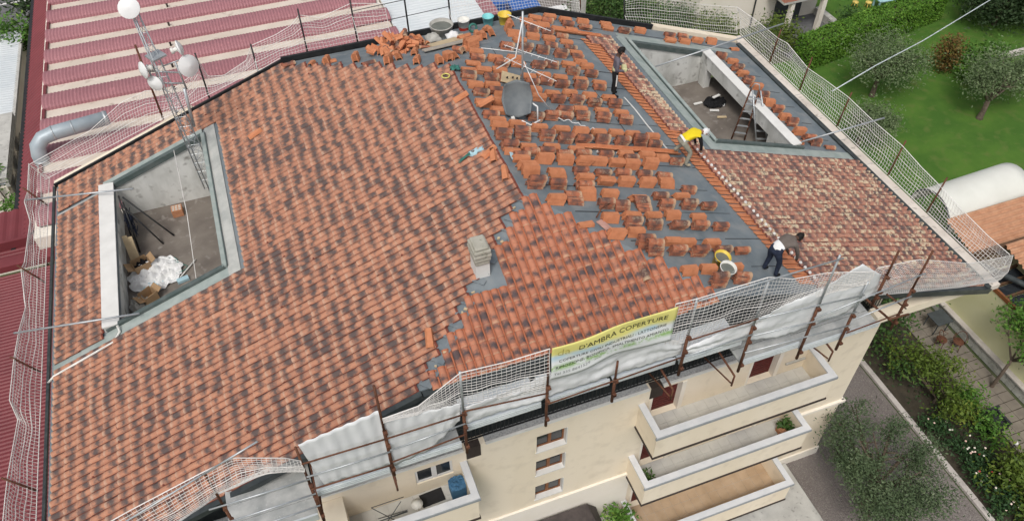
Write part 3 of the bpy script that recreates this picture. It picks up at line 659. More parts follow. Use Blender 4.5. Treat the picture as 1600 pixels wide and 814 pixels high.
def keep(pl,x,y,xu,yu):
    """(x,y): low end centre, (xu,yu): high end centre"""
    if pl=='A':
        if x<XL-.12 or y<YF-.02 or y>YB+.02: return False
        m=max(-yu,yu-LR,0)
        if -xu < m-(.12 if yu>LR else .04): return False
        if xu>.02: return False
        if xu>-10.88 and x<-6.90 and 2.32<y<9.10: return False
        if x<-10.7 and (2.28<y<2.62 or 8.56<y<8.82): return False
        return True
    if pl=='C':
        m=abs(xu)
        if -yu< m-(.10 if xu>0 else .10): return False
        if -y<abs(x)-.3: return False
        if -2.05<x<-1.28 and -2.35<y<-.75: return False
        return y>YF-.12
    if pl=='B':
        xl=5.34+(8.67-y)*.066
        if xu<xl+.27: return False
        if y<YF-.02 or y>9.0 or x>12.99: return False
        if x>6.98 and 2.30<y<9.3: return False
        return True
rt=random.Random(21)
tiles=[]   # (pl, matrix, rnd)
from mathutils import noise as mnoise
def gen(pl):
    fr=frame(pl); up=Vector(_fr[pl][1]); nrm=Vector(_fr[pl][2])
    ROW,PIT=ROWS[pl],PITS[pl]
    if pl in 'AB':
        ncol=int((YB-YF)/PIT)+1
        for c in range(ncol):
            y=YF+.10+c*PIT
            for r in range(46):
                d=r*ROW; x=(-.03-.43*CN-37*.36*CN+d*CN+.36*CN) if pl=='A' else (12.95-d*CN)
                xu=x+.42*CN*(1 if pl=='A' else -1)
                if not keep(pl,x,y,xu,y): continue
                yield x,y
    else:
        for c in range(36):
            x=-3.70+.1+c*PIT
            for r in range(13):
                y=YF-.06+r*ROW*CN; yu=y+.42*CN
                if keep(pl,x,y,x,yu): yield x,y
for pl in 'ABC':
    fr=frame(pl)
    for (x,y) in gen(pl):
        z=RZt-SL*(-x if pl=='A' else x if pl=='B' else -y)+.012
        j=Matrix.Rotation(rt.gauss(0,.012),3,'Z')@Matrix.Rotation(rt.gauss(0,.006),3,'X')
        loc=Vector((x,y,z))+fr@Vector((rt.gauss(0,.003),rt.gauss(0,.008),rt.uniform(0,.004)))
        pn=mnoise.noise(Vector((x*.55,y*.55,3.1)))*.5+.5
        streak=mnoise.noise(Vector((x*.25,y*1.6,9.0)))*.5+.5
        b=min(1,max(0,.55*rt.random()+.5*streak+.35*(pn-.5)))
        r=min(1,max(0,.6*rt.random()+.4*pn))
        tiles.append((pl,mat4(loc,fr@j),(r,rt.random(),b)))
camp=cam.matrix_world.translation
tiles.sort(key=lambda t:(t[1].translation-camp).length)
def in_frame(p):
    q=cam.matrix_world.inverted()@p; 
    if q.z>=0: return False
    u=q.x/-q.z*1257.69; v=q.y/-q.z*1257.69
    return abs(u)<800 and abs(v)<407
single=[];rest={'A':[],'B':[],'C':[]}
for t in tiles:
    if len(single)<300 and in_frame(t[1].translation): single.append(t)
    else: rest[t[0]].append(t)
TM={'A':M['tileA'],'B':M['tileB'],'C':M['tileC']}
var={}
for pl in 'ABC':
    var[pl]=[]
    for i in range(14):
        c=(rt.random(),rt.random(),min(1,rt.random()*.8+.2*rt.random()))
        me=mk_mesh('roof_tile',TV,TF,TU,[*c,1]*len(TV),TM[pl]); sharp(me); var[pl].append((c,me))
for (pl,m4,c) in single:
    best=min(rt.sample(var[pl],6),key=lambda q:abs(q[0][2]-c[2])+.4*abs(q[0][0]-c[0]))[1]
    o=bpy.data.objects.new('roof_tile',best); COL.objects.link(o); o.parent=BLD; o.matrix_local=m4
for pl in 'ABC':
    vs=[];fs=[];uv=[];rn=[]
    for (_,m4,c) in rest[pl]:
        n=len(vs); vs += [tuple(m4@Vector(v)) for v in TV]; fs += [tuple(i+n for i in f) for f in TF]; uv += TU; rn += [*c,1]*len(TV)
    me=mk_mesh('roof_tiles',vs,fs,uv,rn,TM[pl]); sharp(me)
    o=bpy.data.objects.new('roof_tiles',me); COL.objects.link(o); o.parent=BLD; o['kind']='stuff'
# plain orange channel tiles (flat bottomed trays)
def channel(inv=False,L=.45,w0=.13,w1=.105,f0=.20,f1=.165,h=.072,th=.014):
    """trapezoid shell, local Y along the tile; inv: lying upside down (as stacked)"""
    b=MB()
    def prof(w,f,z): 
        o=[(-f/2,h),(-w/2,0),(w/2,0),(f/2,h)]
        if inv: o=[(x,h-zz) for x,zz in o]
        return o
    pr=[(0,w0,f0),(L,w1,f1)]; vs=[]
    for (y,w,f) in pr:
        for (x,z) in prof(w,f,0): vs.append((x,y,z))
    off=th if inv else -th
    for (y,w,f) in pr:
        for (x,z) in prof(w-.0,f-.0,0): vs.append((x*.88,y,z-th if inv else z+th))
    fs=[]
    for j in range(3): fs.append((j,j+1,4+j+1,4+j)); fs.append((8+j+1,8+j,12+j,12+j+1))
    for a in (0,4):
        for j in range(3): fs.append((a+j,a+j+1,8+a+j+1,8+a+j) if a else (a+j+1,a+j,8+a+j,8+a+j+1))
    for (a,c) in ((0,8),(3,11)): fs.append((a,a+4,c+4,c) if a==0 else (a+4,a,c,c+4))
    return b.add(vs,fs)
def chan_mesh(inv):
    b=channel(inv); me=bpy.data.meshes.new('channel_tile'); me.from_pydata(b.v,[],b.f); me.materials.append(M['tileP']); me.update(); return me
CH=chan_mesh(False); CHI=chan_mesh(True)
def put(me,name,parent,m4):
    o=bpy.data.objects.new(name,me); COL.objects.link(o); o.parent=parent; o.matrix_local=m4; return o
frB=frame('B')
_b=channel(False,.47,.170,.160,.182,.172,.016,.012); PAN=bpy.data.meshes.new('channel_tile'); PAN.from_pydata(_b.v,[],_b.f); PAN.materials.append(M['tileP'])
n=0
for i in range(64):
    y=-3.32+i*PIT
    xl=5.34+(8.67-y)*.066
    for kx in (0,1):
        x=xl+.47+kx*.30; z=RZt-SL*x+.014+.010*(1-kx)
        put(PAN,'channel_tile',BLD,mat4((x,y+rt.gauss(0,.006),z),frB@Matrix.Rotation(math.radians(11),3,'Y')@RZ(rt.gauss(0,1.2))))
    if y<2.3 and i%1==0:
        b=MB(); x=xl+.60; z=RZt-SL*x+.115
        b.lathe((x,y+.1,z-.03),[(.001,.06),(.035,.045),(.05,.01),(.045,-.03)],7); b.build('mortar_dab',M['white'],BLD,True)
# ================================================================ STACKS OF TILES
def cover_mesh(i):
    rr=random.Random(100+i); vs,fs,uv=tile_pieces(.190,.165,.095,.085,.44,.014,6,.075)
    nb=28; vs=vs[:nb]; uv=uv[:nb]; fs=[f for f in fs if max(f)<nb]
    # flat skirts so that the tile reads as a solid shell from the side
    vs=[(x,y,z-.014*(1-y/.44)) for x,y,z in vs]
    c=(rr.random(),rr.random(),rr.random()**.7)
    vs=[(x,y,z-.0) for (x,y,z) in vs]; b=len(vs)
    # far end rim
    for j in range(7):
        a=math.pi*j/6; vs.append((-(.165/2-.014)*math.cos(a),.44,.004+(.085-.014)*math.sin(a))); uv.append((j/6,.8))
    for j in range(6): fs.append((14+j,14+j+1,b+j+1,b+j))
    for (a,c2,d,e) in ((0,7,14,0),): pass
    uv=[(u,v*.82) for u,v in uv]
    me=mk_mesh('roof_tile',vs,fs,uv,[*c,1]*len(vs),M['tileM']); sharp(me); return me
COV=[cover_mesh(i) for i in range(12)]
ST=random.Random(5)
def tile_stack(x,y,t,n,rot,label,group,pl):
    z=zr(x,y); fr=frame(pl)
    if pl=='D' : fr=frame('D')
    o=thing('tile_stack',label,'tile stack',(x,y,z+.014),group)
    m3=fr@RZ(rot+ST.gauss(0,1.5)); o.rotation_euler=m3.to_euler()
    lean=ST.gauss(0,.006); leany=ST.gauss(0,.006)
    for i in range(n):
        zz=.0+i*.029
        me=CHI if t=='p' else ST.choice(COV)
        m=RZ(ST.gauss(0,.5 if t=='p' else 1.5))
        put(me,'roof_tile',o,mat4((lean*i+ST.gauss(0,.0015),-.215+leany*i+ST.gauss(0,.002 if t=='p' else .005),zz),m))
    return o
WORD={'p':'orange','m':'mottled'}
for (ph,lst) in STACKS_RIGHT:
    cnt={'p':0,'m':0}
    for (x,y,t,n) in lst:
        cnt[t]+=1; pl=plane(x,y)
        size='tall ' if n>=10 else 'low ' if n<=3 else ''
        lab=f"{size}{WORD[t]} tile stack, {ORD[cnt[t]-1]} {WORD[t]} from left {ph}"
        rot=0 if pl!='D' else 90
        tile_stack(x,y,t,max(1,n-(1 if t=='p' else 0)),rot,lab,'stacks of roof tiles on the membrane',pl if pl!='A' else 'B')
for (ph,lst) in STACKS_REAR:
    cnt=0
    for (x,y,t,n,r) in lst:
        cnt+=1
        tile_stack(x,y,t,n,r+90,f"{WORD[t]} tile stack standing end-on, {ORD[cnt-1]} from left {ph}",'end-on stacks of roof tiles behind the ridge',plane(x,y))
for (loc,t,pl,r,lab) in LOOSE_TILES:
    lift=.12 if pl in 'AC' else .02
    z=zr(loc[0],loc[1])+lift-(.03 if pl in 'AC' else 0)
    o=bpy.data.objects.new('loose_roof_tile',CHI if t=='p' else COV[len(lab)%12]); COL.objects.link(o)
    o.matrix_world=mat4((loc[0],loc[1],z),frame(pl)@RZ(r-90 if pl in 'CD' else r)); tag(o,lab,'roof tile','single roof tiles lying loose')
# guide courses of channel tiles
def course(x0,x1,y,label):
    o=thing('tile_course',label,'tile course',(x0,y,zr(x0,y)),'guide courses of channel tiles')
    n=int((x1-x0)/.36)
    for i in range(n+1):
        x=x1-i*.36; put(CH,'channel_tile',o,Matrix.Translation(-o.location)@mat4((x,y+rt.gauss(0,.006),zr(x,y)+.05+.006*(i%2)),frB))
    return o
course(2.55,5.6,2.02,'long straight course of orange channel tiles ending at the yellow-shirted man')
course(4.75,6.3,8.88,'short course of orange channel tiles at the rear end of the tiled strip')
# broken tile heap
heap=thing('broken_tile_heap','heap of broken orange roof tiles beside the grey tub','rubble',(-.9,8.8,zr(-.9,8.8)))
hr=random.Random(9)
for i in range(70):
    a=hr.uniform(0,6.28); d=hr.random()**.6; x=-.85+math.cos(a)*d*.95; y=8.85+math.sin(a)*d*.55; h=max(0,.48*(1-d))*hr.uniform(.5,1)
    m3=Matrix.Rotation(hr.uniform(0,6.28),3,'Z')@Matrix.Rotation(hr.uniform(-.7,.7),3,'X')@Matrix.Rotation(hr.uniform(-.8,.8),3,'Y')@Matrix.Diagonal((1,hr.uniform(.5,1),1))
    put(hr.choice([CHI,CH,CHI,COV[i%12]]),'tile_fragment',heap,Matrix.Translation(-heap.location)@mat4((x,y,zr(x,y)+.05+h),m3))
# ================================================================ SAFETY NETS
def plen(p): return [0]+[sum((Vector(p[i+1])-Vector(p[i])).length for i in range(k+1)) for k in range(len(p)-1)]
def at(p,L,t):
    d=t*L[-1]
    for i in range(len(p)-1):
        if d<=L[i+1] or i==len(p)-2:
            u=(d-L[i])/max(1e-6,L[i+1]-L[i]); return Vector(p[i]).lerp(Vector(p[i+1]),u)
def net(name,label,top,bot,cell=.11,bulge=.15,dirv=(0,0,0),r=.0051,seed=0,wr=.055,extra=(.33,.66),crease=None):
    """rope net hung between two polylines: woven strands, doubled edge ropes, a few horizontal ties"""
    top=[Vector(p) for p in top]; bot=[Vector(p) for p in bot]; LT,LB=plen(top),plen(bot)
    dv=Vector(dirv); ns=max(2,int(max(LT[-1],LB[-1])/cell)); hh=max((at(top,LT,s/8)-at(bot,LB,s/8)).length for s in range(9)); nv=max(2,int(hh/cell))
    rr=random.Random(seed)
    G=[]
    for i in range(ns+1):
        s=i/ns; a=at(top,LT,s); c=at(bot,LB,s); row=[]
        for j in range(nv+1):
            t=j/nv; p=c.lerp(a,t)
            w=mnoise.noise(Vector((s*LT[-1]*.7,t*1.3,seed*3.7)))
            w2=mnoise.noise(Vector((s*LT[-1]*1.9,t*2.1,seed*5.1+9)))
            p=p+dv*(bulge*math.sin(math.pi*t)*(1+.8*w))+Vector((w2,mnoise.noise(Vector((s*9,t*4,seed))),w))*wr*math.sin(math.pi*min(1,t*1.0))
            row.append(p)
        G.append(row)
    b=MB()
    for i in range(ns+1): b.tube(G[i],r,3,caps=False)
    for j in range(nv+1):
        b.tube([G[i][j] for i in range(ns+1)], r*(2.2 if j in (0,nv) else 1),3,caps=False)
    for e in extra:
        j=int(e*nv); b.tube([G[i][j]+Vector((0,0,.01)) for i in range(ns+1)],r*2.0,4,caps=False)
    # side ropes
    for i in (0,ns): b.tube(G[i],r*2,4,caps=False)
    return tag(b.build(name,M['net']),label,'safety net','white safety nets round the roof edge')
net('safety_net','long white net along the left eave above the red roofs',NET_LEFT_TOP+[(-13.0,-4.6,11.45)],[(-12.62,10.75,10.80),(-12.62,3,10.80),(-12.62,-4.6,10.80)],.105,.10,(-1,0,.2),r=.0062,seed=1,extra=(.3,.62,.9))
net('safety_net','white net along the left rear verge beside the antenna mast',NET_BACK_TOP[:11],[(-12.7,10.62,10.85),(-5.27,10.55,zr(-5.27,8)+.05)],.11,.12,(0,1,-.3),seed=2)
net('safety_net','white net in front of the red vaults behind the rear membrane',NET_BACK_TOP[10:16],[(-5.27,10.5,13.30),(-4.47,10.5,13.62),(-1.85,10.5,13.6)],.11,.10,(0,1,-.2),seed=3)
net('safety_net','short white net ending over the pale grey sheet roof',NET_BACK_TOP[15:17],[(-1.85,10.5,13.6),(-.75,10.5,13.6)],.11,.06,(0,1,-.2),seed=4)
net('safety_net','white net behind the turquoise and yellow buckets',NET_BACK2_TOP,[(1.4,10.5,13.62),(4.47,10.5,13.62),(6.2,10.5,13.05)],.11,.06,(0,1,-.1),seed=5,extra=(.5,))
net('safety_net','white net along the rear right verge in front of the green trees',NET_BACK3_TOP,[(8.17,10.55,12.25),(13.3,10.6,10.62)],.11,.10,(0,1,-.2),seed=6)
net('safety_net','long white net along the right eave above the lawn',NET_RIGHT_TOP,[(13.42,10.6,10.62),(13.42,3,10.62),(13.42,-3.5,10.62)],.115,.12,(1,0,-.1),r=.0062,seed=7)
net('safety_net','white net over the front right roof corner',[(6.55,-4.9,15.0),(7.8,-4.85,14.75),(10.1,-4.6,13.5),(13.5,-3.6,11.55)],[(6.9,-4.1,12.95),(9.2,-3.95,12.05),(11.5,-3.9,11.3),(13.35,-3.7,10.62)],.10,.10,(0,-1,-.4),seed=8)
net('safety_net','white net on the scaffold right of the yellow banner',[(1.36,-4.92,15.95),(1.86,-4.93,15.92),(3.5,-4.93,15.92),(4.2,-4.9,15.55),(5.1,-4.9,15.4),(6.5,-4.9,14.9)],[(1.4,-4.75,14.2),(3.5,-4.72,13.7),(5.2,-4.72,14.2),(6.5,-4.8,14.4)],.10,.10,(0,-.6,-1),seed=9)
net('safety_net','white net on the scaffold left of the yellow banner',[(-4.7,-4.93,15.15),(-4.0,-4.93,15.2),(-3.13,-4.93,15.85),(-2.2,-4.93,15.75),(-1.33,-4.93,15.75)],[(-4.7,-4.8,14.95),(-3.9,-4.78,14.75),(-3.13,-4.75,14.2),(-1.3,-4.75,13.9)],.10,.08,(0,-.6,-1),seed=10)
net('safety_net','loose bunched white net at the lower left by the bare deck',[(-10.6,-4.9,14.2),(-9.4,-4.95,14.75),(-7.96,-4.95,15.25),(-7.4,-4.95,15.4),(-6.6,-4.95,14.9),(-6.35,-4.93,14.6)],[(-10.6,-4.4,12.4),(-9.0,-4.5,13.1),(-7.96,-4.7,14.0),(-7.0,-4.8,14.5),(-6.35,-4.8,14.2)],.095,.15,(0,-1,-.6),seed=11,wr=.06)
# net posts round the back and sides
np_=0
def post(name,label,cat,a,c,r,m,group=None,n=6):
    o=MB().tube([a,c],r,n).build(name,M[m],smooth=True); return tag(o,label,cat,group)
for (x,zt,zb,lab) in ((-8.6,14.75,12.1,'rusty net post left of the antenna mast'),(-7.0,14.1,12.55,'dark net post just right of the antenna mast'),(-5.27,14.05,13.1,'dark net post at the corner of the tiled rear slope'),(-3.57,14.95,13.4,'dark net post behind the low single tiles'),(-1.88,14.95,13.4,'dark net post left of the broken tile heap'),(-.1,15.3,13.4,'dark net post behind the broken tile heap'),(1.40,15.2,13.4,'dark net post beside the white and red bucket'),(6.3,14.2,12.8,'rusty net post at the end of the rear net'),(8.15,13.2,12.2,'dark net post at the start of the rear right net')):
    post('net_post',lab,'net post',(x,10.72,zb),(x,10.95,zt),.03 if x>-8 else .035,'rust' if x in (-8.6,6.3) else 'black','net posts behind the roof')
for (y,lab) in ((8.4,'net post at right eave by the rear terrace end'),(6.4,'net post at right eave level with the terrace middle'),(4.1,'net post at right eave below the cable'),(1.3,'rusty net post at right eave in front of the terrace'),(-.6,'net post at right eave above the white vault')):
    post('net_post',lab,'net post',(13.42,y,10.6),(13.55,y,12.0),.028,'rust','net posts along the right eave')
for (y,lab) in ((9.4,'net post at the left rear corner'),(5.9,'net post at the left eave level with the left terrace'),(2.5,'net post at the left eave by the white drain pipe'),(-1.1,'net post at the left eave nearest the front')):
    post('net_post',lab,'net post',(-12.65,y,10.7),(-13.05,y,11.6),.025,'rust','net posts along the left eave')
# wire rails behind the grey sheet roof
for z,lab in ((14.05,'lower cable strung between rear net posts above the grey sheet roof'),(14.65,'upper cable strung between rear net posts above the grey sheet roof')):
    post('guard_cable',lab,'cable',(-1.9,10.9,z-.1),(1.42,10.92,z),.012,'black')
# brace tubes from the terraces to the nets
for (a,c,lab) in (((-13.05,9.0,11.42),(-9.75,7.8,11.86),'steel brace tube across the left eave by the rear terrace end'),((-13.05,3.4,11.5),(-9.8,2.55,11.9),'steel brace tube across the left eave by the drain pipe'),
                  ((13.55,8.37,12.26),(8.1,8.0,11.9),'long steel brace tube over the rear of the right terrace'),((13.55,2.42,12.11),(10.7,3.1,11.3),'steel brace tube over the front corner of the right terrace')):
    post('brace_tube',lab,'steel tube',a,c,.028,'zinc','steel brace tubes')
MB().tube([(13.6,5.02,11.43),(16.5,6.2,11.1),(20,7.6,10.55),(26,10.05,9.91),(40,15.8,9.2)],.022,5).build('cable',M['wire'],smooth=True)
tag(bpy.data.objects['cable'],'pale cable running from the right net up over the lawn','cable')
# ================================================================ FRONT SCAFFOLD
SC=thing('scaffold','rusty and galvanised bracket scaffold along the front eave','scaffold',(0,-4.9,12.2))
PX=[(-7.96,15.15,12.4,'rust'),(-6.35,15.05,12.1,'rust'),(-4.72,16.2,13.0,'rust'),(-3.13,15.85,12.95,'zinc'),(-1.33,15.75,13.0,'rust'),(.24,14.55,13.1,'rust'),(1.86,15.9,13.3,'zinc'),(3.55,15.75,12.6,'zinc'),(5.25,15.9,12.3,'zinc'),(6.45,14.6,12.1,'zinc'),(8.05,15.0,12.2,'rust'),(6.95,15.4,13.6,'rust')]
for (x,zt,zb,mt) in PX:
    zm=zb+(zt-zb)*.5
    MB().tube([(x,-4.9,zb-.05),(x,-4.9,zm+.1)],.035,8).build('post',M['rust' if x>-4.8 or mt=='rust' else mt],SC,True)
    MB().tube([(x,-4.9,zm),(x,-4.9,zt)],.026,8).build('post',M[mt],SC,True)
    for z in (zm+.05,zm-.45,zb+.25): MB().obox((x+.015,-4.935,z),.075,.09,.06).build('clamp',M['rust'],SC)
def rail(x0,z0,x1,z1,mt,r=.02,y=-4.97): MB().tube([(x0,y,z0),(x1,y,z1)],r,6).build('rail',M[mt],SC,True)
for (x0,z0,x1,z1,mt) in ((-6.35,14.55,-4.7,14.5,'rust'),(-6.35,14.05,-4.7,14.0,'zinc'),(-6.35,13.55,-4.7,13.5,'rust'),(-4.7,14.5,-3.13,14.5,'rust'),(-4.7,14.05,-3.13,14.15,'zinc'),(-4.7,13.6,-3.13,13.75,'rust'),
    (-3.13,14.6,-1.33,14.3,'rust'),(-1.33,13.9,1.86,14.05,'rust'),(1.86,14.6,3.55,14.6,'rust'),(1.86,14.05,3.55,14.05,'zinc'),(3.55,14.6,6.45,14.2,'zinc'),(3.55,14.0,6.45,13.6,'zinc'),(3.5,13.4,6.45,13.1,'zinc'),(6.45,13.3,8.05,13.5,'zinc'),(6.45,12.8,8.05,12.9,'rust'),(5.2,13.9,8.1,14.3,'zinc'),
    (-8.2,14.0,-6.3,13.95,'zinc'),(-8.2,13.35,-6.3,13.35,'zinc'),(-8.2,12.8,-6.3,12.85,'zinc'),(-10.8,13.9,-8.0,15.2,'zinc'),(-8.0,15.2,-6.9,15.7,'zinc'),(1.86,15.9,5.3,15.85,'zinc')): rail(x0,z0,x1,z1,mt)
MB().tube([(8.05,-4.9,12.4),(7.2,-4.3,13.2)],.03,6).tube([(7.7,-4.95,12.75),(8.4,-4.9,12.6)],.03,6).tube([(7.2,-4.95,13.9),(8.2,-4.9,12.9)],.022,6).build('brace',M['rust'],SC,True)
for (x0,x1,z,y0,y1) in ((-6.3,-4.78,12.92,-4.72,-4.0),(-4.66,-3.2,13.0,-4.72,-4.0),(-3.05,-1.4,13.56,-4.72,-4.0),(-1.26,.2,13.58,-4.72,-4.05),(.3,1.8,13.58,-4.72,-4.1),(1.92,3.5,13.50,-4.72,-4.0),(3.62,5.2,12.70,-4.8,-4.05),(5.32,7.6,12.45,-4.8,-3.95)):
    nb_=3 if z>13.1 else 2
    for i in range(nb_):
        d=(y1-y0)/nb_; MB().box(x0,x1,y0+d*i+.008,y0+d*(i+1)-.008,z,z+.04).build('deck_plank',M['alu' if z>13.1 else 'deck'],SC)
    p=MB().box(x0,x1,y0-.045,y0-.005,z-.06,z+.15)
    for q in range(3): p.box(x0,x1,y0-.06,y0-.046,z-.04+q*.065,z-.012+q*.065)
    p.build('toe_board',M['alu'],SC)
for (x,z) in ((3.55,12.3),(6.45,11.9),(-4.72,12.6),(-6.35,12.4),(1.86,12.6)):
    MB().tube([(x,-4.85,z),(x,-3.2,z+.05)],.03,6).tube([(x,-4.8,z-.35),(x,-3.3,z-.9)],.022,6).tube([(x,-4.85,z),(x,-4.85,z-.4)],.025,6).build('bracket',M['rust'],SC,True)
for i in range(3): MB().box(-8.2,-6.42,-4.86+i*.42,-4.45+i*.42,12.28,12.32).build('deck_plank',M['deck'],SC)
MB().box(-8.2,-6.42,-4.92,-4.875,12.2,12.42).build('toe_board',M['alu'],SC)
# tarpaulins
def tarp(label,grid,seed,amp=.03):
    """grid: rows of corner points top->bottom, refined with folds"""
    b=MB(); nx,ny=60,16; R=len(grid); len_=(Vector(grid[0][-1])-Vector(grid[0][0])).length
    def P(s,t):
        i=min(int(t*(R-1)),R-2); f=t*(R-1)-i
        def row(rw):
            L=plen(rw); return at([Vector(p) for p in rw],L,s)
        p=row(grid[i]).lerp(row(grid[i+1]),f)
        w=mnoise.noise(Vector((s*5,t*3,seed)))*amp+mnoise.noise(Vector((s*14+t*5,t*4,seed+7)))*amp*.35
        rib=.010*math.sin(s*len_*24)
        return p+Vector((0,-w-rib,w*.3))
    for j in range(ny+1):
        for i in range(nx+1): b.v.append(tuple(P(i/nx,j/ny)))
    for j in range(ny):
        for i in range(nx): a=j*(nx+1)+i; b.f.append((a,a+1,a+nx+2,a+nx+1)); b.m.append(0)
    o=b.build('tarpaulin',M['tarp'],smooth=True); md=o.modifiers.new('thick','SOLIDIFY'); md.thickness=.004
    return tag(o,label,'tarpaulin','white tarpaulins on the scaffold')
tarp('ribbed white tarpaulin on the left scaffold bay above the small white window',[[(-6.3,-4.86,15.05),(-5.5,-4.86,15.2),(-4.72,-4.86,15.35)],[(-6.1,-4.83,13.3),(-4.72,-4.83,13.25)]],1)
tarp('white tarpaulin slanting down in the second scaffold bay',[[(-4.72,-4.86,15.0),(-3.9,-4.86,14.85),(-3.16,-4.86,14.75)],[(-4.7,-4.83,13.2),(-3.9,-4.83,13.35),(-3.2,-4.83,14.1)]],2)
tarp('white tarpaulin lying below the yellow banner',[[(-3.1,-4.84,14.55),(-1.3,-4.84,14.75),(1.3,-4.84,14.8),(1.86,-4.84,14.35)],[(-3.1,-4.80,13.85),(-1.3,-4.8,13.9),(1.86,-4.8,13.9)]],3,.07)
tarp('smooth white tarpaulin right of the banner, torn free at its end',[[(1.9,-4.84,14.15),(3.2,-4.84,14.35),(4.4,-4.84,14.6),(5.3,-4.84,14.8),(6.1,-4.84,15.25),(6.85,-4.84,14.6)],[(1.9,-4.8,13.85),(3.5,-4.8,13.6),(4.6,-4.8,13.3),(5.5,-4.8,13.3),(6.3,-4.8,13.4),(7.0,-4.8,13.8)]],4,.08)
# banner
BN=thing('banner','yellow and white roofing company banner tied to the scaffold','banner',(0,-5.0,15.4))
g=NG('banner print'); ps=g.pos(); sp=g.new('ShaderNodeSeparateXYZ'); g.l.new(ps,sp.inputs[0]); zz=sp.outputs[2]; xx=sp.outputs[0]
nz=g.noise(2.2,4); 
yel=g.ramp(g.math('ADD',zz,g.math('MULTIPLY',g.math('SUBTRACT',nz,.5),.10)),15.42,15.60)
c=g.mix(yel,(.78,.80,.80),(.78,.72,.24))
blu=g.math('MULTIPLY',g.math('SUBTRACT',1.0,g.math('DIVIDE',g.math('ABSOLUTE',g.math('SUBTRACT',zz,15.50)),.14),True),g.ramp(g.noise(1.4,2),.40,.6))
c=g.mix(blu,c,(.48,.66,.78))
gn=g.noise(16,4,.7)
grs=g.math('MULTIPLY',g.math('SUBTRACT',1.0,g.math('DIVIDE',g.math('ABSOLUTE',g.math('SUBTRACT',zz,15.19)),.13),True),g.ramp(g.math('ADD',g.noise(1.9,2),g.math('MULTIPLY',g.math('SUBTRACT',gn,.5),.9)),.40,.62))
c=g.mix(grs,c,(.26,.46,.12))
bm=g.out(c,.6)
def by(x,z):   # sag of the banner's surface
    return -5.02-.025*math.sin((x+1.3)*2.3)-.015*math.sin(z*7+x*3)
def bz(x,t):
    top=15.93+.05*x/1.3+.02*math.exp(-((x-.1)/.35)**2); bot=14.86+.05*x/1.3+.13*math.exp(-((x-.05)/.5)**2)
    return top+(bot-top)*t
b=MB(); nx,ny=40,14
for j in range(ny+1):
    for i in range(nx+1):
        x=-1.32+2.68*i/nx; z=bz(x,j/ny); b.v.append((x,by(x,z),z))
for j in range(ny):
    for i in range(nx): a=j*(nx+1)+i; b.f.append((a,a+nx+1,a+nx+2,a+1)); b.m.append(0)
sheet_=b.build('sheet',bm,BN,True); sheet_.modifiers.new('thick','SOLIDIFY').thickness=.003
M['ink']=pm('black ink',(.035,.04,.03),None,5,.6); M['inkgrey']=pm('grey ink',(.30,.31,.31),None,5,.6); M['inkgold']=pm('gold ink',(.52,.45,.12),None,5,.6)
def lettering(txt,x,t,size,w,m,name='lettering',shear=0,bold=0):
    cu=bpy.data.curves.new('txt','FONT'); cu.body=txt; cu.size=size; cu.resolution_u=2; cu.shear=shear; cu.offset=bold
    ob=bpy.data.objects.new('txt',cu); COL.objects.link(ob); dg=bpy.context.evaluated_depsgraph_get(); ev=ob.evaluated_get(dg); me=bpy.data.meshes.new_from_object(ev)
    wid=max(v.co.x for v in me.vertices)-min(v.co.x for v in me.vertices); k=w/wid
    bmn=bmesh.new(); bmn.from_mesh(me); bmesh.ops.triangulate(bmn,faces=bmn.faces[:]); bmesh.ops.recalc_face_normals(bmn,faces=bmn.faces[:]);
    for v in bmn.verts:
        X=x+v.co.x*k; Z=bz(X,t)+v.co.y*k
        v.co=Vector((X,by(X,Z)-.012,Z))-BN.location
    bmn.to_mesh(me); bmn.free(); bpy.data.objects.remove(ob); me.materials.clear(); me.materials.append(m)
    o=bpy.data.objects.new(name,me); COL.objects.link(o); o.parent=BN; return o
lettering("D'AMBRA COPERTURE",-.78,.27,.25,1.93,M['ink'])
lettering("COPERTURE CIVILI INDUSTRIALI - LATTONERIE",-1.17,.50,.12,2.35,M['ink'])
lettering("RIMOZIONE, BONIFICA, SMALTIMENTO AMIANTO",-1.24,.66,.12,2.48,M['ink'])
lettering("Tel 335 8641529",-1.27,.85,.09,.78,M['inkgrey'])
lettering("www.",-.40,.83,.09,.16,M['inkgrey'])
lettering("da",-1.22,.30,.25,.26,M['inkgold'],'logo',bold=-.004)
# ================================================================ ROOF EQUIPMENT
ch=thing('chimney','white chimney with stepped concrete cap in the front valley','chimney',(-1.6,-1.55,14.2))
MB().box(-1.79,-1.46,-1.72,-1.32,14.2,15.0).build('shaft',M['white'],ch)
cb=MB()
for i,(w,z) in enumerate(((.17,15.0),(.195,15.12),(.21,15.24))): cb.obox((-1.63,-1.53,z+.05),w*2,w*2+.1,.10)
cb.obox((-1.63,-1.53,15.41),.40,.52,.10); cb.obox((-1.63,-1.53,15.50),.32,.44,.07)
M['capstone']=pm('weathered cap',(.34,.325,.27),(.44,.42,.36),5,.95,bump=.4,c3=(.20,.20,.15),s3=12); capo=cb.build('cap',M['capstone'],ch); bv=capo.modifiers.new('bevel','BEVEL'); bv.width=.025; bv.segments=2
MB().box(-1.95,-1.3,-2.3,-1.80,zr(0,-2.3)+.01,zr(0,-2.3)+.03).build('flashing',M['leaddark'],ch)
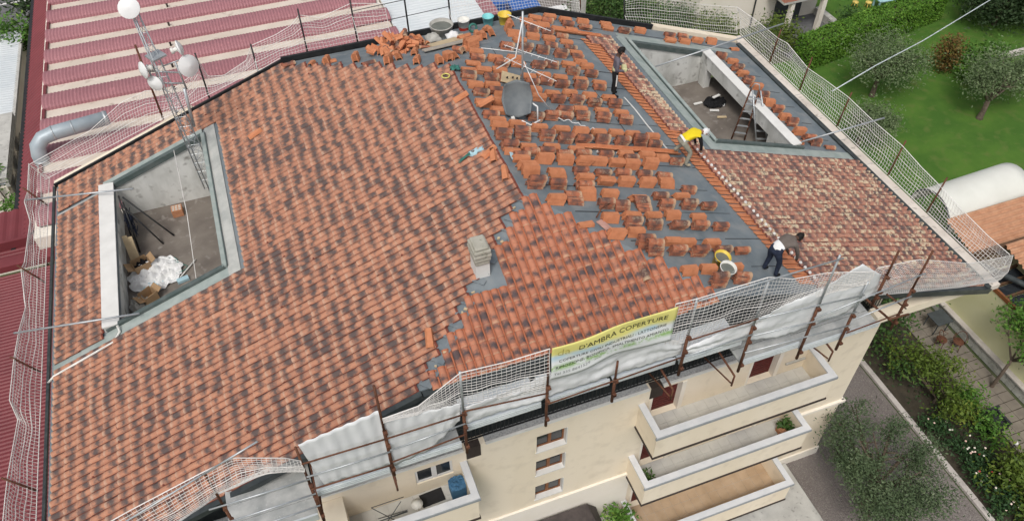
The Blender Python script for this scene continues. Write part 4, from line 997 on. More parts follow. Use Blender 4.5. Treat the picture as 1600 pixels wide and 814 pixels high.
# valley strip of membrane along the front-left hip
hb=MB()
for i in range(18):
    t=i/17; x=-.15-3.45*t; hb.obox((x+.03,x,zr(x,x)+.014),.16,.3,.012,Matrix.Rotation(math.radians(45),3,'Z'))
hb.build('hip_membrane',M['membrane'],BLD)
db=random.Random(31)
for i in range(9):
    t=db.random(); x=-.3-3.2*t; b=MB(); b.obox((x+db.uniform(-.05,.15),x+db.uniform(-.05,.05),zr(x,x)+.06),db.uniform(.03,.08),db.uniform(.03,.06),.04,Matrix.Rotation(db.uniform(0,3),3,'Z')); b.build('mortar_crumb',M['ply'],BLD)
# lattice mast
def lattice(name,label,base,top,w0,w1,mat,nlev=16):
    o=thing(name,label,'antenna mast',base); base=Vector(base); top=Vector(top)
    def ring(t):
        c=base.lerp(top,t); w=w0+(w1-w0)*t; return [c+Vector((math.cos(a)*w,math.sin(a)*w,0)) for a in (.4,.4+2.094,.4+4.189)]
    a,c=ring(0),ring(1)
    for i in range(3): MB().tube([a[i],c[i]],.020,6).build('leg',M[mat],o,True)
    b=MB()
    for k in range(nlev):
        r0,r1=ring(k/nlev),ring((k+1)/nlev)
        for i in range(3):
            b.tube([r0[i],r1[(i+1)%3]],.008,4); b.tube([r1[i],r1[(i+1)%3]],.008,4)
    b.build('lacing',M[mat],o); return o
MA=lattice('antenna_mast','grey lattice antenna mast rising from the left terrace corner','',(-7.9,8.0,17.2),.26,.10,'zinc') if False else lattice('antenna_mast','grey lattice antenna mast rising from the left terrace corner',(-7.62,7.95,11.0),(-7.92,8.0,17.35),.27,.10,'zinc',18)
MB().obox((-7.78,8.0,15.95),.42,.42,.05,RZ(30)).build('plate',M['zinc'],MA)
MB().tube([(-7.7,8,15.6),(-7.2,7.9,15.75)],.02,5).tube([(-8.2,8.1,15.5),(-7.3,7.9,15.35)],.025,5).tube([(-8.2,8.1,15.1),(-7.3,7.9,15.0)],.025,5).tube([(-7.3,7.9,14.8),(-7.35,7.9,15.7)],.03,6).tube([(-8.1,8.05,14.9),(-8.1,8.05,15.7)],.03,6).tube([(-7.45,7.8,13.6),(-7.35,7.8,14.9)],.05,6).build('bracket',M['zinc'],MA,True)
def dish(label,c,d,r,back=True,drum=False):
    o=thing('dish_antenna',label,'dish antenna',c,'white dish antennas on the mast'); d=Vector(d).normalized(); q=d.to_track_quat('Z','Y').to_matrix(); c=Vector(c)
    b=MB(); pr=[(.001,-.05*1)]+[(r*t,-.05+.16*r*t*t*2) for t in (.3,.6,.85,1)]+[(r*1.01,.27*r)]
    b.lathe(c,[(.001,-.06)]+[(r*t,-.06+.30*r*t*t) for t in (.35,.7,1)],18,q); b.lathe(c,[(r,-.06+.30*r),(r*1.03,-.05+.30*r),(r*1.03,-.09+.30*r),(r*.7,-.09+.147*r),(.05,-.09)],18,q)
    b.lathe(c,[(r*1.02,-.055+.30*r),(r*.6,.0+.30*r),(.001,.03+.30*r)],18,q)
    b.build('reflector',M['dish'],o,True)
    MB().lathe(c,[(.06,-.24),(.07,-.08)],8,q).lathe(c,[(.001,-.26),(.09,-.25),(.09,-.18),(.05,-.16)],8,q).build('feed',M['wplastic'],o,True)
    return o
dish('round white dish at the very top of the mast',(-7.98,7.95,17.45),(-.12,-.75,.62),.27)
dish('largest white dish on the right side of the mast',(-7.05,7.85,15.55),(.55,-.80,.25),.30)
dish('small white dish edge-on at the upper right of the mast',(-7.12,8.0,16.05),(.95,.1,.15),.21)
dish('upper of two small white dishes left of the mast',(-8.22,7.95,15.62),(-.9,-.4,.1),.23)
dish('lower of two small white dishes left of the mast',(-8.05,7.9,15.18),(-.55,-.8,.1),.22)
# TV antenna frame on the ridge side of the right slope
AN=thing('tv_antenna','white television antenna on a steel pole among the tile stacks','antenna',(1.45,3.9,14.66))
MB().tube([(1.45,3.9,14.6),(1.45,3.9,17.6)],.03,7).build('pole',M['zinc'],AN,True)
def yagi(z,d,L,mat,n=8,w=.30,tilt=0):
    d=Vector(d).normalized(); c=Vector((1.45,3.9,z)); a=c-d*L*.35; e=c+d*L*.65; b=MB().tube([a,e],.011,5); s=Vector((-d.y,d.x,0)).normalized()
    for i in range(n):
        p=a.lerp(e,(i+.3)/n); b.tube([p-s*w*.5,p+s*w*.5],.005,4)
    b.build('aerial',M[mat],AN,True)
yagi(17.35,(.9,-.75,-.25),1.2,'dish',6,.14); yagi(16.45,(.9,-.8,-.15),1.5,'dish',8,.2); yagi(16.0,(.8,-.9,-.2),1.6,'dish',6,.3)
MB().tube([(1.45,3.9,17.4),(1.25,3.9,16.3),(.75,4.0,16.0)],.02,5).tube([(1.45,3.9,16.4),(.4,4.2,16.6)],.012,4).tube([(1.45,3.9,16.2),(1.9,3.8,15.0),(2.2,3.6,14.55)],.014,4).build('stay',M['dish'],AN,True)
rg=random.Random(4)
pts=[(2.0+i*.07,3.5-.05*i+rg.uniform(-.05,.05),zr(2,3.5)+.06-.018*i+rg.uniform(0,.1)) for i in range(18)]
MB().tube(pts,.012,4).build('cable',M['dish'],AN,True)
wb=thing('wooden_block','pale plywood offcut with holes leaning by the antenna pole','plywood',(1.75,5.1,15.0)); MB().obox((1.45,4.85,zr(1.45,4.85)+.33),.62,.30,.03,Matrix.Rotation(.5,3,'Y')@Matrix.Rotation(.9,3,'X')).build('board',M['ply'],wb)
hb=MB()
for dx,dz in ((-.12,.06),(.05,.02),(.18,-.04)): hb.obox((1.45+dx,4.80,zr(1.45,4.85)+.37+dz),.05,.02,.05)
hb.build('hole',M['black'],wb)
DS=thing('satellite_dish','dark grey square-cut satellite dish on a white bent arm','satellite dish',(1.2,3.0,14.78))
q=Vector((-.22,-.80,.55)).normalized().to_track_quat('Z','Y').to_matrix(); b=MB(); nn=12; c=Vector((1.14,3.50,15.28))
for j in range(nn+1):
    for i in range(nn+1):
        u=i/nn*2-1; v=j/nn*2-1; k=1-.22*min(abs(u),abs(v))**1.0*max(abs(u),abs(v)); x=u*.42*k; y=v*.50*k; b.v.append(tuple(c+q@Vector((x,y,.22*(u*u+v*v)*.5))))
for j in range(nn):
    for i in range(nn): a=j*(nn+1)+i; b.f.append((a,a+1,a+nn+2,a+nn+1)); b.m.append(0)
o=b.build('reflector',M['greydish'],DS,True); o.modifiers.new('t','SOLIDIFY').thickness=.02
MB().tube([(.85,3.05,14.95),(.88,2.85,14.9),(1.05,2.85,15.02),(1.25,2.75,14.9),(1.55,2.8,14.95)],.022,6).build('arm',M['dish'],DS,True)
MB().obox((.82,2.95,15.02),.09,.09,.22).build('lnb',M['wplastic'],DS); MB().tube([(1.2,3.5,14.7),(1.15,3.5,15.05)],.035,6).tube([(1.6,3.1,14.6),(1.62,3.2,15.1),(1.45,3.4,15.2)],.025,6).build('stand',M['dish'],DS,True)
# buckets
def bucket(label,x,y,r,h,mat,fill=None,band=None,tilt=(0,0),z=None):
    z=zr(x,y)+.02 if z is None else z
    o=thing('bucket',label,'bucket',(x,y,z)); R=Matrix.Rotation(tilt[0],3,'X')@Matrix.Rotation(tilt[1],3,'Y'); c=(x,y,z)
    MB().lathe(c,[(.001,0),(r*.78,0),(r*.80,.02),(r,h),(r*1.05,h),(r*1.05,h+.02),(r*.96,h+.02),(r*.78,.05),(.001,.05)],18,R).build('shell',M[mat],o,True)
    if fill: MB().lathe(c,[(.001,h*.82),(r*.93,h*.80)],16,R).build('filling',M[fill],o)
    if band: MB().lathe(c,[(r*.83,h*.04),(r*.905,h*.38)],18,R).build('label_band',M[band],o,True)
    hp=[]
    for i in range(9):
        a=math.pi*i/8; hp.append(Vector(c)+R@Vector((r*1.06*math.cos(a),-.02-r*.5*math.sin(a),h-.01-.3*r*math.sin(a))))
    MB().tube(hp,.006,4).build('handle',M['zinc'],o)
    return o
o=bucket('large grey cement tub filled with grey slurry',.75,9.55,.38,.42,'cementtub','slurry')
bucket('white bucket with red and yellow band by the black upstand',1.60,9.85,.20,.36,'wplastic','wplastic','rplastic')
bucket('turquoise bucket near the rear upstand',2.42,9.72,.19,.34,'turq')
bucket('yellow bucket with white rim near the rear upstand',2.95,9.55,.22,.34,'yplastic')
bucket('yellow bucket with cement inside, rear of the two at the front',4.10,-2.62,.20,.34,'yplastic','slurry',None,(.18,.1))
bucket('cement-stained pale bucket, front of the two at the front',4.02,-3.0,.20,.34,'wplastic','slurry',None,(.18,.1))
# boards beside the heap
for (cx,cy,L,w,a,lab,mt) in ((.35,7.95,1.35,.24,8,'grey weathered plank in front of the cement tub','plank'),(.5,8.35,1.0,.5,14,'pinkish dusty board behind the grey plank','ply'),(1.12,8.55,.2,.9,-10,'narrow plywood strip standing beside the orange stacks','ply')):
    m3=frame('D')@RZ(a); b=MB().obox((cx,cy,zr(cx,cy)+.10),L,w,.045,m3); tag(b.build('board',M[mt]),lab,'board','boards by the broken tile heap')
for (cx,cy,lab,sx,sy) in ((.95,8.95,'crumpled white plastic sack on the boards',.45,.35),(.35,9.2,'grey dusty sack beside the cement tub',.5,.5)):
    b=MB(); rr=random.Random(len(lab)); 
    for j in range(7):
        for i in range(9): 
            u=i/8*2-1; v=j/6*2-1; b.v.append((cx+u*sx*.5,cy+v*sy*.5,zr(cx,cy)+.08+.16*max(0,1-u*u)*max(0,1-v*v)+rr.uniform(0,.06)))
    for j in range(6):
        for i in range(8): a=j*9+i; b.f.append((a,a+1,a+10,a+9)); b.m.append(0)
    o=b.build('sack',M['whitecloth' if 'white' in lab else 'cementtub'],smooth=True); o.modifiers.new('t','SOLIDIFY').thickness=.02; tag(o,lab,'sack')
# spool of dark wire
b=MB().lathe((1.75,9.3,zr(1.75,9.3)+.16),[(.14,-.04),(.16,0),(.14,.04),(.10,.04),(.09,0),(.10,-.04),(.14,-.04)],14,Matrix.Rotation(1.2,3,'X')); tag(b.build('wire_coil',M['green'],smooth=True),'small dark green coil between the white and turquoise buckets','wire coil')
# white strip
def strip(name,label,cat,pts,w,m,dz=.03,th=.012):
    b=MB(); 
    for a,c in zip(pts[:-1],pts[1:]):
        a=Vector((*a,zr(*a)+dz)); c=Vector((*c,zr(*c)+dz)); d=c-a; L=d.length; d.normalize(); n=Vector(_fr[plane(*pts[0])][2]); s=n.cross(d).normalized()
        b.obox((a+c)/2,L+.01,w,th,Matrix((d,s,n)).transposed())
    return tag(b.build(name,M[m]),label,cat)
strip('white_strip','white alignment strip lying on the membrane between the two standing workers','strip',[(5.25,4.95),(5.30,4.3),(5.29,3.5),(5.33,2.25)],.05,'white')
for (x,y,lab) in ((4.55,6.9,'white plastic spacer lying nearest the standing man'),(4.05,6.15,'white plastic spacer lying right of the antenna'),(4.6,4.55,'white plastic spacer lying below the standing man')):
    o=MB().obox((x,y,zr(x,y)+.04),.07,.26,.05,frame('B')@RZ(25)).build('spacer',M['wplastic']); tag(o,lab,'plastic spacer','white plastic spacers on the membrane')
rr=random.Random(8)
for i in range(9):
    x=2.6+i*.30; y=1.86+rr.uniform(-.06,.05); tag(MB().lathe((x,y,zr(x,y)+.03),[(.001,.03),(.035,.02),(.04,-.01)],6).build('mortar_crumb',M['white'],smooth=True),'white mortar crumb lying along the long tile course','mortar crumb','white mortar crumbs along the tile course')
tag(MB().obox((1.62,-1.2,zr(1.62,-1.2)+.05),.34,.22,.02,frame('B')@RZ(25)).build('board_scrap',M['pinkboard']),'pink board scrap lying among the front stacks','board scrap')
MB().tube([(1.5,-1.0,14.75),(1.7,-.85,14.85),(1.95,-.75,14.83)],.02,5).build('bent_metal',M['rust'],smooth=True); tag(bpy.data.objects['bent_metal'],'bent dark metal scrap beside the pink board','scrap')
# rags / bags
def rag(label,cx,cy,sx,sy,m,seed,name='bag',h=.1):
    b=MB(); rr=random.Random(seed); n=9
    for j in range(n):
        for i in range(n):
            u=i/(n-1)*2-1; v=j/(n-1)*2-1; k=1+.25*rr.uniform(-1,1)*(abs(u)>.9 or abs(v)>.9); x=cx+u*sx*.5*k; y=cy+v*sy*.5*k
            b.v.append((x,y,zr(x,y)+.10+h*mnoise.noise(Vector((u*2,v*2,seed)))))
    for j in range(n-1):
        for i in range(n-1): a=j*n+i; b.f.append((a,a+1,a+n+1,a+n)); b.m.append(0)
    o=b.build(name,M[m],smooth=True); o.modifiers.new('t','SOLIDIFY').thickness=.015; return o
o=rag('',-.55,2.0,.34,.22,'bluerag',3); tag(o,'pale blue bag lying on the left slope by the ridge','bag')
fr_=MB(); rr=random.Random(6)
for i in range(9): fr_.tube([(-.70,2.02+rr.uniform(-.06,.06),zr(-.7,2)+.13),(-.95-rr.random()*.12,1.9+rr.uniform(-.12,.12),zr(-1,2)+.13)],.010,4)
fr_.build('straps',M['green'],o)
o=rag('',.02,5.55,.30,.26,'green',12); tag(o,'teal cloth lying at the rear end of the ridge','cloth')
o=MB().lathe((-.33,5.3,zr(-.33,5.3)+.16),[(.11,-.02),(.13,0),(.11,.02),(.09,0),(.11,-.02)],14); tag(o.build('hose_coil',M['yellowhose'],smooth=True),'pale yellow coil lying at the rear end of the ridge','hose')
o=rag('',.28,1.55,.18,.55,'bluerag',15,'membrane_scrap',.03); tag(o,'pale scrap of foil along the ridge edge','foil scrap')
# ================================================================ PEOPLE
def person(name,label,loc,J,E,regions,mats,extra=None,yaw=0):
    """J joints {name:(pos,radius)}, E edges; regions: list of (edge set -> material index)"""
    root=thing(name,label,'person',loc); root.rotation_euler=(0,0,math.radians(yaw))
    names=list(J); idx={n:i for i,n in enumerate(names)}
    me=bpy.data.meshes.new('skel'); me.from_pydata([J[n][0] for n in names],[(idx[a],idx[c]) for a,c in E],[]); o=bpy.data.objects.new('skel',me); COL.objects.link(o)
    md=o.modifiers.new('skin','SKIN'); md.use_smooth_shade=True
    for i,n in enumerate(names):
        r=J[n][1]; sv=me.skin_vertices[0].data[i]; sv.radius=r if isinstance(r,tuple) else (r,r); sv.use_root=(n=='hip')
    o.modifiers.new('sub','SUBSURF').levels=2; o.modifiers['sub'].render_levels=2
    dg=bpy.context.evaluated_depsgraph_get(); bme=bpy.data.meshes.new_from_object(o.evaluated_get(dg)); bpy.data.objects.remove(o)
    bme.materials.clear()
    for m in mats: bme.materials.append(M[m])
    segs=[(Vector(J[a][0]),Vector(J[c][0]),k) for a,c in E for k in [next((i for i,rg in enumerate(regions) if (a,c) in rg or (c,a) in rg),0)]]
    for p in bme.polygons:
        best=None
        for a,c,k in segs:
            ab=c-a; t=max(0,min(1,(p.center-a).dot(ab)/max(1e-9,ab.length_squared))); d=(p.center-a-ab*t).length
            if best is None or d<best[0]: best=(d,k)
        p.material_index=best[1]; p.use_smooth=True
    body=bpy.data.objects.new('body',bme); COL.objects.link(body); body.parent=root
    return root
def hand(J,E,w,elbow,tag_,dirv,spread,curl=.4):
    """palm and five fingers from the wrist joint"""
    wv=Vector(J[w][0]); d=Vector(dirv).normalized(); s=Vector(spread).normalized(); n=d.cross(s).normalized()
    J[tag_+'palm']=(tuple(wv+d*.055),.030); E.append((w,tag_+'palm'))
    for k,(o,L) in enumerate(((-.030,.072),(-.010,.085),(.010,.080),(.030,.062))):
        a=wv+d*.085+s*o; c=a+d*L*.5+n*.006; e=c+d*L*.45*(1-curl*.5)+n*L*.45*curl
        J[f'{tag_}f{k}a']=(tuple(a),.0105); J[f'{tag_}f{k}b']=(tuple(c),.0095); J[f'{tag_}f{k}c']=(tuple(e),.008)
        E += [(tag_+'palm',f'{tag_}f{k}a'),(f'{tag_}f{k}a',f'{tag_}f{k}b'),(f'{tag_}f{k}b',f'{tag_}f{k}c')]
    a=wv+d*.035-s*.040; c=a+d*.035-s*.022; J[tag_+'ta']=(tuple(a),.012); J[tag_+'tb']=(tuple(c),.0095); E += [(tag_+'palm',tag_+'ta'),(tag_+'ta',tag_+'tb')]
def handset(tag_,w): return {(w,tag_+'palm'),(tag_+'palm',tag_+'ta'),(tag_+'ta',tag_+'tb')}|{(tag_+'palm',f'{tag_}f{k}a') for k in range(4)}|{(f'{tag_}f{k}a',f'{tag_}f{k}b') for k in range(4)}|{(f'{tag_}f{k}b',f'{tag_}f{k}c') for k in range(4)}
def head_parts(root,c,fwd,up,hairmat,skinmat,capmat=None):
    """face details and hair on a head centred at c (radius ~.1)"""
    f=Vector(fwd).normalized(); u=Vector(up); u=(u-f*u.dot(f)).normalized(); s=f.cross(u); R=Matrix((s,f,u)).transposed(); c=Vector(c)
    hb=MB(); pr=[]
    n=12
    for j in range(6):
        ph=math.pi/2*j/5
        for i in range(n):
            t=2*math.pi*i/n; x=.092*math.cos(ph)*math.cos(t); y=.108*math.cos(ph)*math.sin(t)-.012; z=.125*math.sin(ph)+.012-(.075 if j==0 and math.sin(t)<.2 else 0)-(.0 if math.sin(t)<.5 else -.02)
            hb.v.append(tuple(c+R@Vector((x,y,z))))
    for j in range(5):
        for i in range(n): a=j*n+i; b2=j*n+(i+1)%n; hb.f.append((a,b2,b2+n,a+n)); hb.m.append(0)
    o=hb.build('cap' if capmat else 'hair',M[capmat or hairmat],None,True); o.parent=root
    if capmat:
        bb=MB().obox(c+R@Vector((0,.13,.045)),.13,.10,.012,R); x=bb.build('cap_peak',M[capmat]); x.parent=root
    for sx in (-1,1):
        e=MB().lathe(c+R@Vector((sx*.036,.088,.0)),[(.001,.014),(.011,.006),(.001,-.008)],6,R); x=e.build('eye',M['hair']); x.parent=root
        e=MB().obox(c+R@Vector((sx*.088,-.005,-.005)),.018,.035,.055,R); x=e.build('ear',M[skinmat]); x.parent=root
    x=MB().add([c+R@Vector(v) for v in ((-.016,.09,-.03),(.016,.09,-.03),(0,.122,-.028),(0,.095,.02))],[(0,1,2),(1,3,2),(0,2,3),(0,3,1)]).build('nose',M[skinmat]); x.parent=root
    x=MB().obox(c+R@Vector((0,.088,-.055)),.045,.012,.008,R).build('mouth',M['maroon']); x.parent=root
LEGL=[('hip','lh'),('lh','lk'),('lk','la')]; LEGR=[('hip','rh'),('rh','rk'),('rk','ra')]
FEET=[('la','lt'),('ra','rt')]
TORSO=[('hip','waist'),('waist','chest'),('chest','neckb')]
ARM=[('chest','ls'),('ls','le'),('chest','rs'),('rs','re')]
FORE=[('le','lw'),('re','rw')]
HEADE=[('neckb','neck'),('neck','head')]
ALL=LEGL+LEGR+FEET+TORSO+ARM+FORE+HEADE
# --- standing man: local frame x = facing direction
J={'hip':((0,0,.90),(.135,.11)),'waist':((.01,0,1.06),(.135,.105)),'chest':((.02,0,1.28),(.155,.115)),'neckb':((.04,0,1.42),.07),'neck':((.07,0,1.48),.055),'head':((.12,0,1.585),(.085,.098)),
 'lh':((0,.10,.84),.095),'lk':((.02,.11,.47),.068),'la':((-.02,.11,.09),.048),'lt':((.15,.13,.045),.042),
 'rh':((0,-.10,.84),.095),'rk':((.03,-.11,.47),.068),'ra':((.0,-.12,.09),.048),'rt':((.17,-.13,.045),.042),
 'ls':((.03,.19,1.36),.065),'le':((.03,.25,1.08),.050),'lw':((.24,.13,1.0),.036),'rs':((.03,-.19,1.36),.065),'re':((.02,-.25,1.07),.050),'rw':((.23,-.12,.98),.036)}
E=list(ALL); hand(J,E,'lw','le','L',(.8,-.5,-.1),(0,.3,1)); hand(J,E,'rw','re','R',(.8,.5,-.1),(0,-.3,1))
top=set(TORSO+ARM+FORE); 
reg=[set(LEGL+LEGR),set(TORSO[1:]+ARM+FORE),{('hip','waist')},set(FEET),set(HEADE)|handset('L','lw')|handset('R','rw')]
P1=person('person','standing worker in grey long-sleeved shirt and black trousers on the channel strip',(4.87,5.0,zr(4.87,5.0)+.01),J,E,reg,['darkcloth','greyshirt','hem','darkcloth','skindark'],yaw=-20)
head_parts(P1,(.125,0,1.595),(1,0,-.55),(0,0,1),'hair','skindark')
for s in (-1,): 
    x=MB().obox((.045,-.178,.66),.04,.012,.40).build('side_stripe',M['white']); x.parent=P1
x=MB().obox((.26,0,1.0),.16,.28,.14,Matrix.Rotation(.3,3,'Y')).build('held_cloth',M['hem']); x.modifiers.new('b','BEVEL').width=.05; x.modifiers['b'].segments=3; x.parent=P1
# --- bending man in yellow shirt
zf=lambda x,y,x0,y0: zr(x0+x,y0+y)-zr(x0,y0)
J={'hip':((-.02,-.15,.80),(.13,.12)),'waist':((.13,-.15,.90),(.135,.12)),'chest':((.38,-.14,.96),(.16,.13)),'neckb':((.53,-.13,.93),.075),'neck':((.59,-.13,.91),.058),'head':((.69,-.13,.865),(.092,.088)),
 'lh':((-.01,-.03,.76),.095),'lk':((.22,.05,.50),.070),'la':((-.02,.14,.24),.050),'lt':((.14,.16,.17),.045),
 'rh':((-.01,-.27,.76),.095),'rk':((.22,-.33,.42),.072),'ra':((.10,-.36,.05),.052),'rt':((.27,-.38,-.02),.046),
 'ls':((.42,.04,.94),.066),'le':((.50,.08,.66),.050),'lw':((.58,.04,.40),.037),'rs':((.43,-.31,.94),.066),'re':((.50,-.36,.66),.050),'rw':((.57,-.30,.40),.037)}
E=list(ALL); hand(J,E,'lw','le','L',(.3,-.2,-1),(0,1,0)); hand(J,E,'rw','re','R',(.3,.2,-1),(0,-1,0))
reg=[set(LEGL+LEGR),set(TORSO[1:])|{('chest','ls'),('chest','rs'),('hip','waist')},{('ls','le'),('rs','re'),('le','lw'),('re','rw')},set(FEET),set(HEADE)|handset('L','lw')|handset('R','rw')]
P2=person('person','bending worker in bright yellow shirt and white cap at the course end',(5.38,1.78,zr(5.38,1.78)+.02),J,E,reg,['khaki','yellow','darkcloth','boot','skin'],yaw=0)
head_parts(P2,(.70,-.13,.865),(.55,0,-.85),(.8,0,.5),'hair','skin','whitecloth')
x=MB().lathe((-.0,-.15,.83),[(.145,-.03),(.15,.03)],14,Matrix.Rotation(1.1,3,'Y')).build('belt',M['whitecloth'],None,True); x.parent=P2
# --- bending man in brown sweater
J={'hip':((0,0,.84),(.135,.125)),'waist':((.13,.02,.93),(.14,.13)),'chest':((.40,.03,.99),(.17,.14)),'neckb':((.55,.03,.97),.08),'neck':((.61,.03,.96),.06),'head':((.71,.03,.93),(.092,.098)),
 'lh':((-.01,.11,.80),.10),'lk':((.05,.13,.45),.072),'la':((-.04,.14,.09),.052),'lt':((.12,.15,.03),.046),
 'rh':((.02,-.11,.80),.10),'rk':((.14,-.13,.45),.072),'ra':((.12,-.14,.02),.052),'rt':((.28,-.15,-.04),.046),
 'ls':((.46,.21,.96),.07),'le':((.54,.22,.68),.052),'lw':((.60,.16,.42),.038),'rs':((.46,-.16,.96),.07),'re':((.56,-.20,.68),.052),'rw':((.66,-.16,.42),.038)}
E=list(ALL); hand(J,E,'lw','le','L',(.3,-.2,-1),(0,1,0)); hand(J,E,'rw','re','R',(.3,.2,-1),(0,-1,0))
reg=[set(LEGL+LEGR),set(TORSO[1:]+ARM+FORE),{('hip','waist')},set(FEET),set(HEADE)|handset('L','lw')|handset('R','rw')]
P3=person('person','bending worker in grey-brown sweater and navy trousers near the front scaffold',(5.42,-2.95,zr(5.42,-2.95)+.02),J,E,reg,['navy','brownshirt','whitecloth','darkcloth','skindark'],yaw=5)
head_parts(P3,(.72,.03,.93),(.8,0,-.55),(.5,0,.85),'hair','skindark')
# ================================================================ TERRACE CONTENTS
def item(name,mat,label,cat,group=None): return lambda b,smooth=False: tag(b.build(name,M[mat],smooth=smooth),label,cat,group)
FZ=10.155
b=MB().box(-9.05,-8.72,8.05,8.35,FZ,FZ+.27)
bk=b.build('hollow_brick',M['brick']); tag(bk,'hollow clay brick block standing on the left terrace floor','brick block')
hb=MB()
for i in range(3):
    for j in range(3): hb.box(-9.02+i*.1,-8.95+i*.1,8.08+j*.09,8.14+j*.09,FZ+.27,FZ+.273)
hb.build('holes',M['stonepale'],bk)
tr=thing('scaffold_trestle','black folded scaffold trestle leaning in the left terrace corner','trestle',(-10.2,7.4,FZ))
for (a,c) in (((-10.15,7.85,11.6),(-9.1,7.2,FZ+.02)),((-10.2,7.6,11.5),(-9.45,6.95,FZ+.02)),((-10.25,7.9,11.65),(-10.3,7.1,FZ+.02)),((-10.15,7.6,11.6),(-10.15,6.8,FZ+.02))): MB().tube([a,c],.028,6).build('leg',M['black'],tr,True)
for t in (.25,.5,.75): 
    MB().tube([Vector((-10.25,7.9,11.65)).lerp(Vector((-10.3,7.1,FZ)),t),Vector((-10.15,7.6,11.6)).lerp(Vector((-10.15,6.8,FZ)),t)],.02,5).build('rung',M['black'],tr,True)
fold=MB(); rr=random.Random(3)
for i in range(22): 
    fold.tube([(-10.2+rr.uniform(-.1,.15),7.5+rr.uniform(-.3,.3),FZ+.2+rr.random()*.9) for _ in range(3)],.012,4)
fold.build('tangled_net',M['navy'],tr)
def crumple(name,label,cat,mat,cx,cy,z,sx,sy,h,seed,n=16,group=None):
    b=MB(); rr=random.Random(seed)
    for j in range(n):
        for i in range(n):
            u=i/(n-1)*2-1; v=j/(n-1)*2-1; e=1+.16*mnoise.noise(Vector((u*2.1,v*2.1,seed+4)))
            hz=abs(mnoise.noise(Vector((u*2.5,v*2.5,seed))))*h*1.6+abs(mnoise.noise(Vector((u*6,v*6,seed))))*h*.5
            b.v.append((cx+(u*math.sqrt(1-v*v*.4))*sx*.5*e,cy+(v*math.sqrt(1-u*u*.4))*sy*.5*e,z+hz*(1-.6*max(abs(u),abs(v))**3)+.01))
    for j in range(n-1):
        for i in range(n-1): a=j*n+i; b.f.append((a,a+1,a+n+1,a+n)); b.m.append(0)
    o=b.build(name,M[mat],smooth=False); o.modifiers.new('t','SOLIDIFY').thickness=.006; return tag(o,label,cat,group)
crumple('plastic_sheet','crumpled white plastic sheet, largest on the left terrace floor','plastic sheet','whitecloth',-9.75,5.65,FZ,1.55,1.35,.30,2,20)
crumple('plastic_sheet','small blue and white wrapper under the crumpled white sheet','plastic sheet','bluerag',-9.85,5.15,FZ,.7,.4,.18,5,12)
crumple('plastic_bag','grey translucent bag at the foot of the left parapet','bag','concrete',-10.25,4.55,FZ,.55,.6,.40,8,12)
crumple('plastic_bag','black bag half under the white sheet','bag','darkcloth',-10.05,6.1,FZ,.6,.4,.35,9,10)
def carton(label,cx,cy,sx,sy,h,rot,seed):
    o=thing('cardboard_box',label,'cardboard box',(cx,cy,FZ),'cardboard boxes on the left terrace'); R=RZ(rot); t=.012
    b=MB()
    for (x,y,w,d) in ((-sx/2,0,t,sy),(sx/2,0,t,sy),(0,-sy/2,sx,t),(0,sy/2,sx,t)): b.obox(Vector((cx,cy,FZ+h/2))+R@Vector((x,y,0)),w,d,h,R)
    b.obox((cx,cy,FZ+t),sx,sy,t,R); b.build('box',M['cardboard'],o)
    for (x,y,w,d,rx) in ((-sx*.72,0,sx*.5,sy,.5),(sx*.72,0,sx*.5,sy,-.5)): 
        MB().obox(Vector((cx,cy,FZ+h))+R@Vector((x,y,-.05)),w,d,t,R@Matrix.Rotation(rx if x>0 else rx,3,'Y')).build('flap',M['cardboard'],o)
    return o
carton('open cardboard box above the white sheet',-10.1,6.05,.45,.4,.34,20,1); carton('brown cardboard box nearest the terrace front',-9.95,4.65,.40,.36,.36,35,3)
for i,(x,lab) in enumerate(((-10.33,'taller leaning plank in the left terrace'),(-10.2,'shorter leaning plank in the left terrace'))):
    tag(MB().obox((x,6.55,FZ+.45),.14,.05,.95-.15*i,Matrix.Rotation(-.35,3,'X')).build('plank',M['ply']),lab,'plank','planks leaning in the left terrace')
br=thing('broom','white broom lying on the left terrace floor','broom',(-8.9,5.4,FZ))
MB().tube([(-8.55,5.85,FZ+.05),(-9.05,5.25,FZ+.06)],.022,6).build('handle',M['white'],br,True); MB().obox((-8.98,5.12,FZ+.06),.34,.16,.09,RZ(12)).build('head',M['bluerag'],br)
hb=MB(); rr=random.Random(12)
for k in range(7):
    c=Vector((-9.25+rr.uniform(-.2,.2),5.75+rr.uniform(-.2,.2),FZ+.03)); hb.tube([c+Vector((math.cos(t*.8+k)*(.25+.03*k),math.sin(t*.8+k)*.14+t*.03,.02*rr.random())) for t in range(7)],.014,4)
tag(hb.build('rope_tangle',M['green'],smooth=True),'tangle of dark green rope on the left terrace floor','rope')
tag(MB().tube([(-8.35,8.6,12.35),(-8.42,6.8,FZ+1.1),(-8.55,4.6,FZ+.35),(-8.6,4.2,FZ+.2)],.012,5).build('hanging_cord',M['net'],smooth=True),'pale cord hanging down into the left terrace','cord')
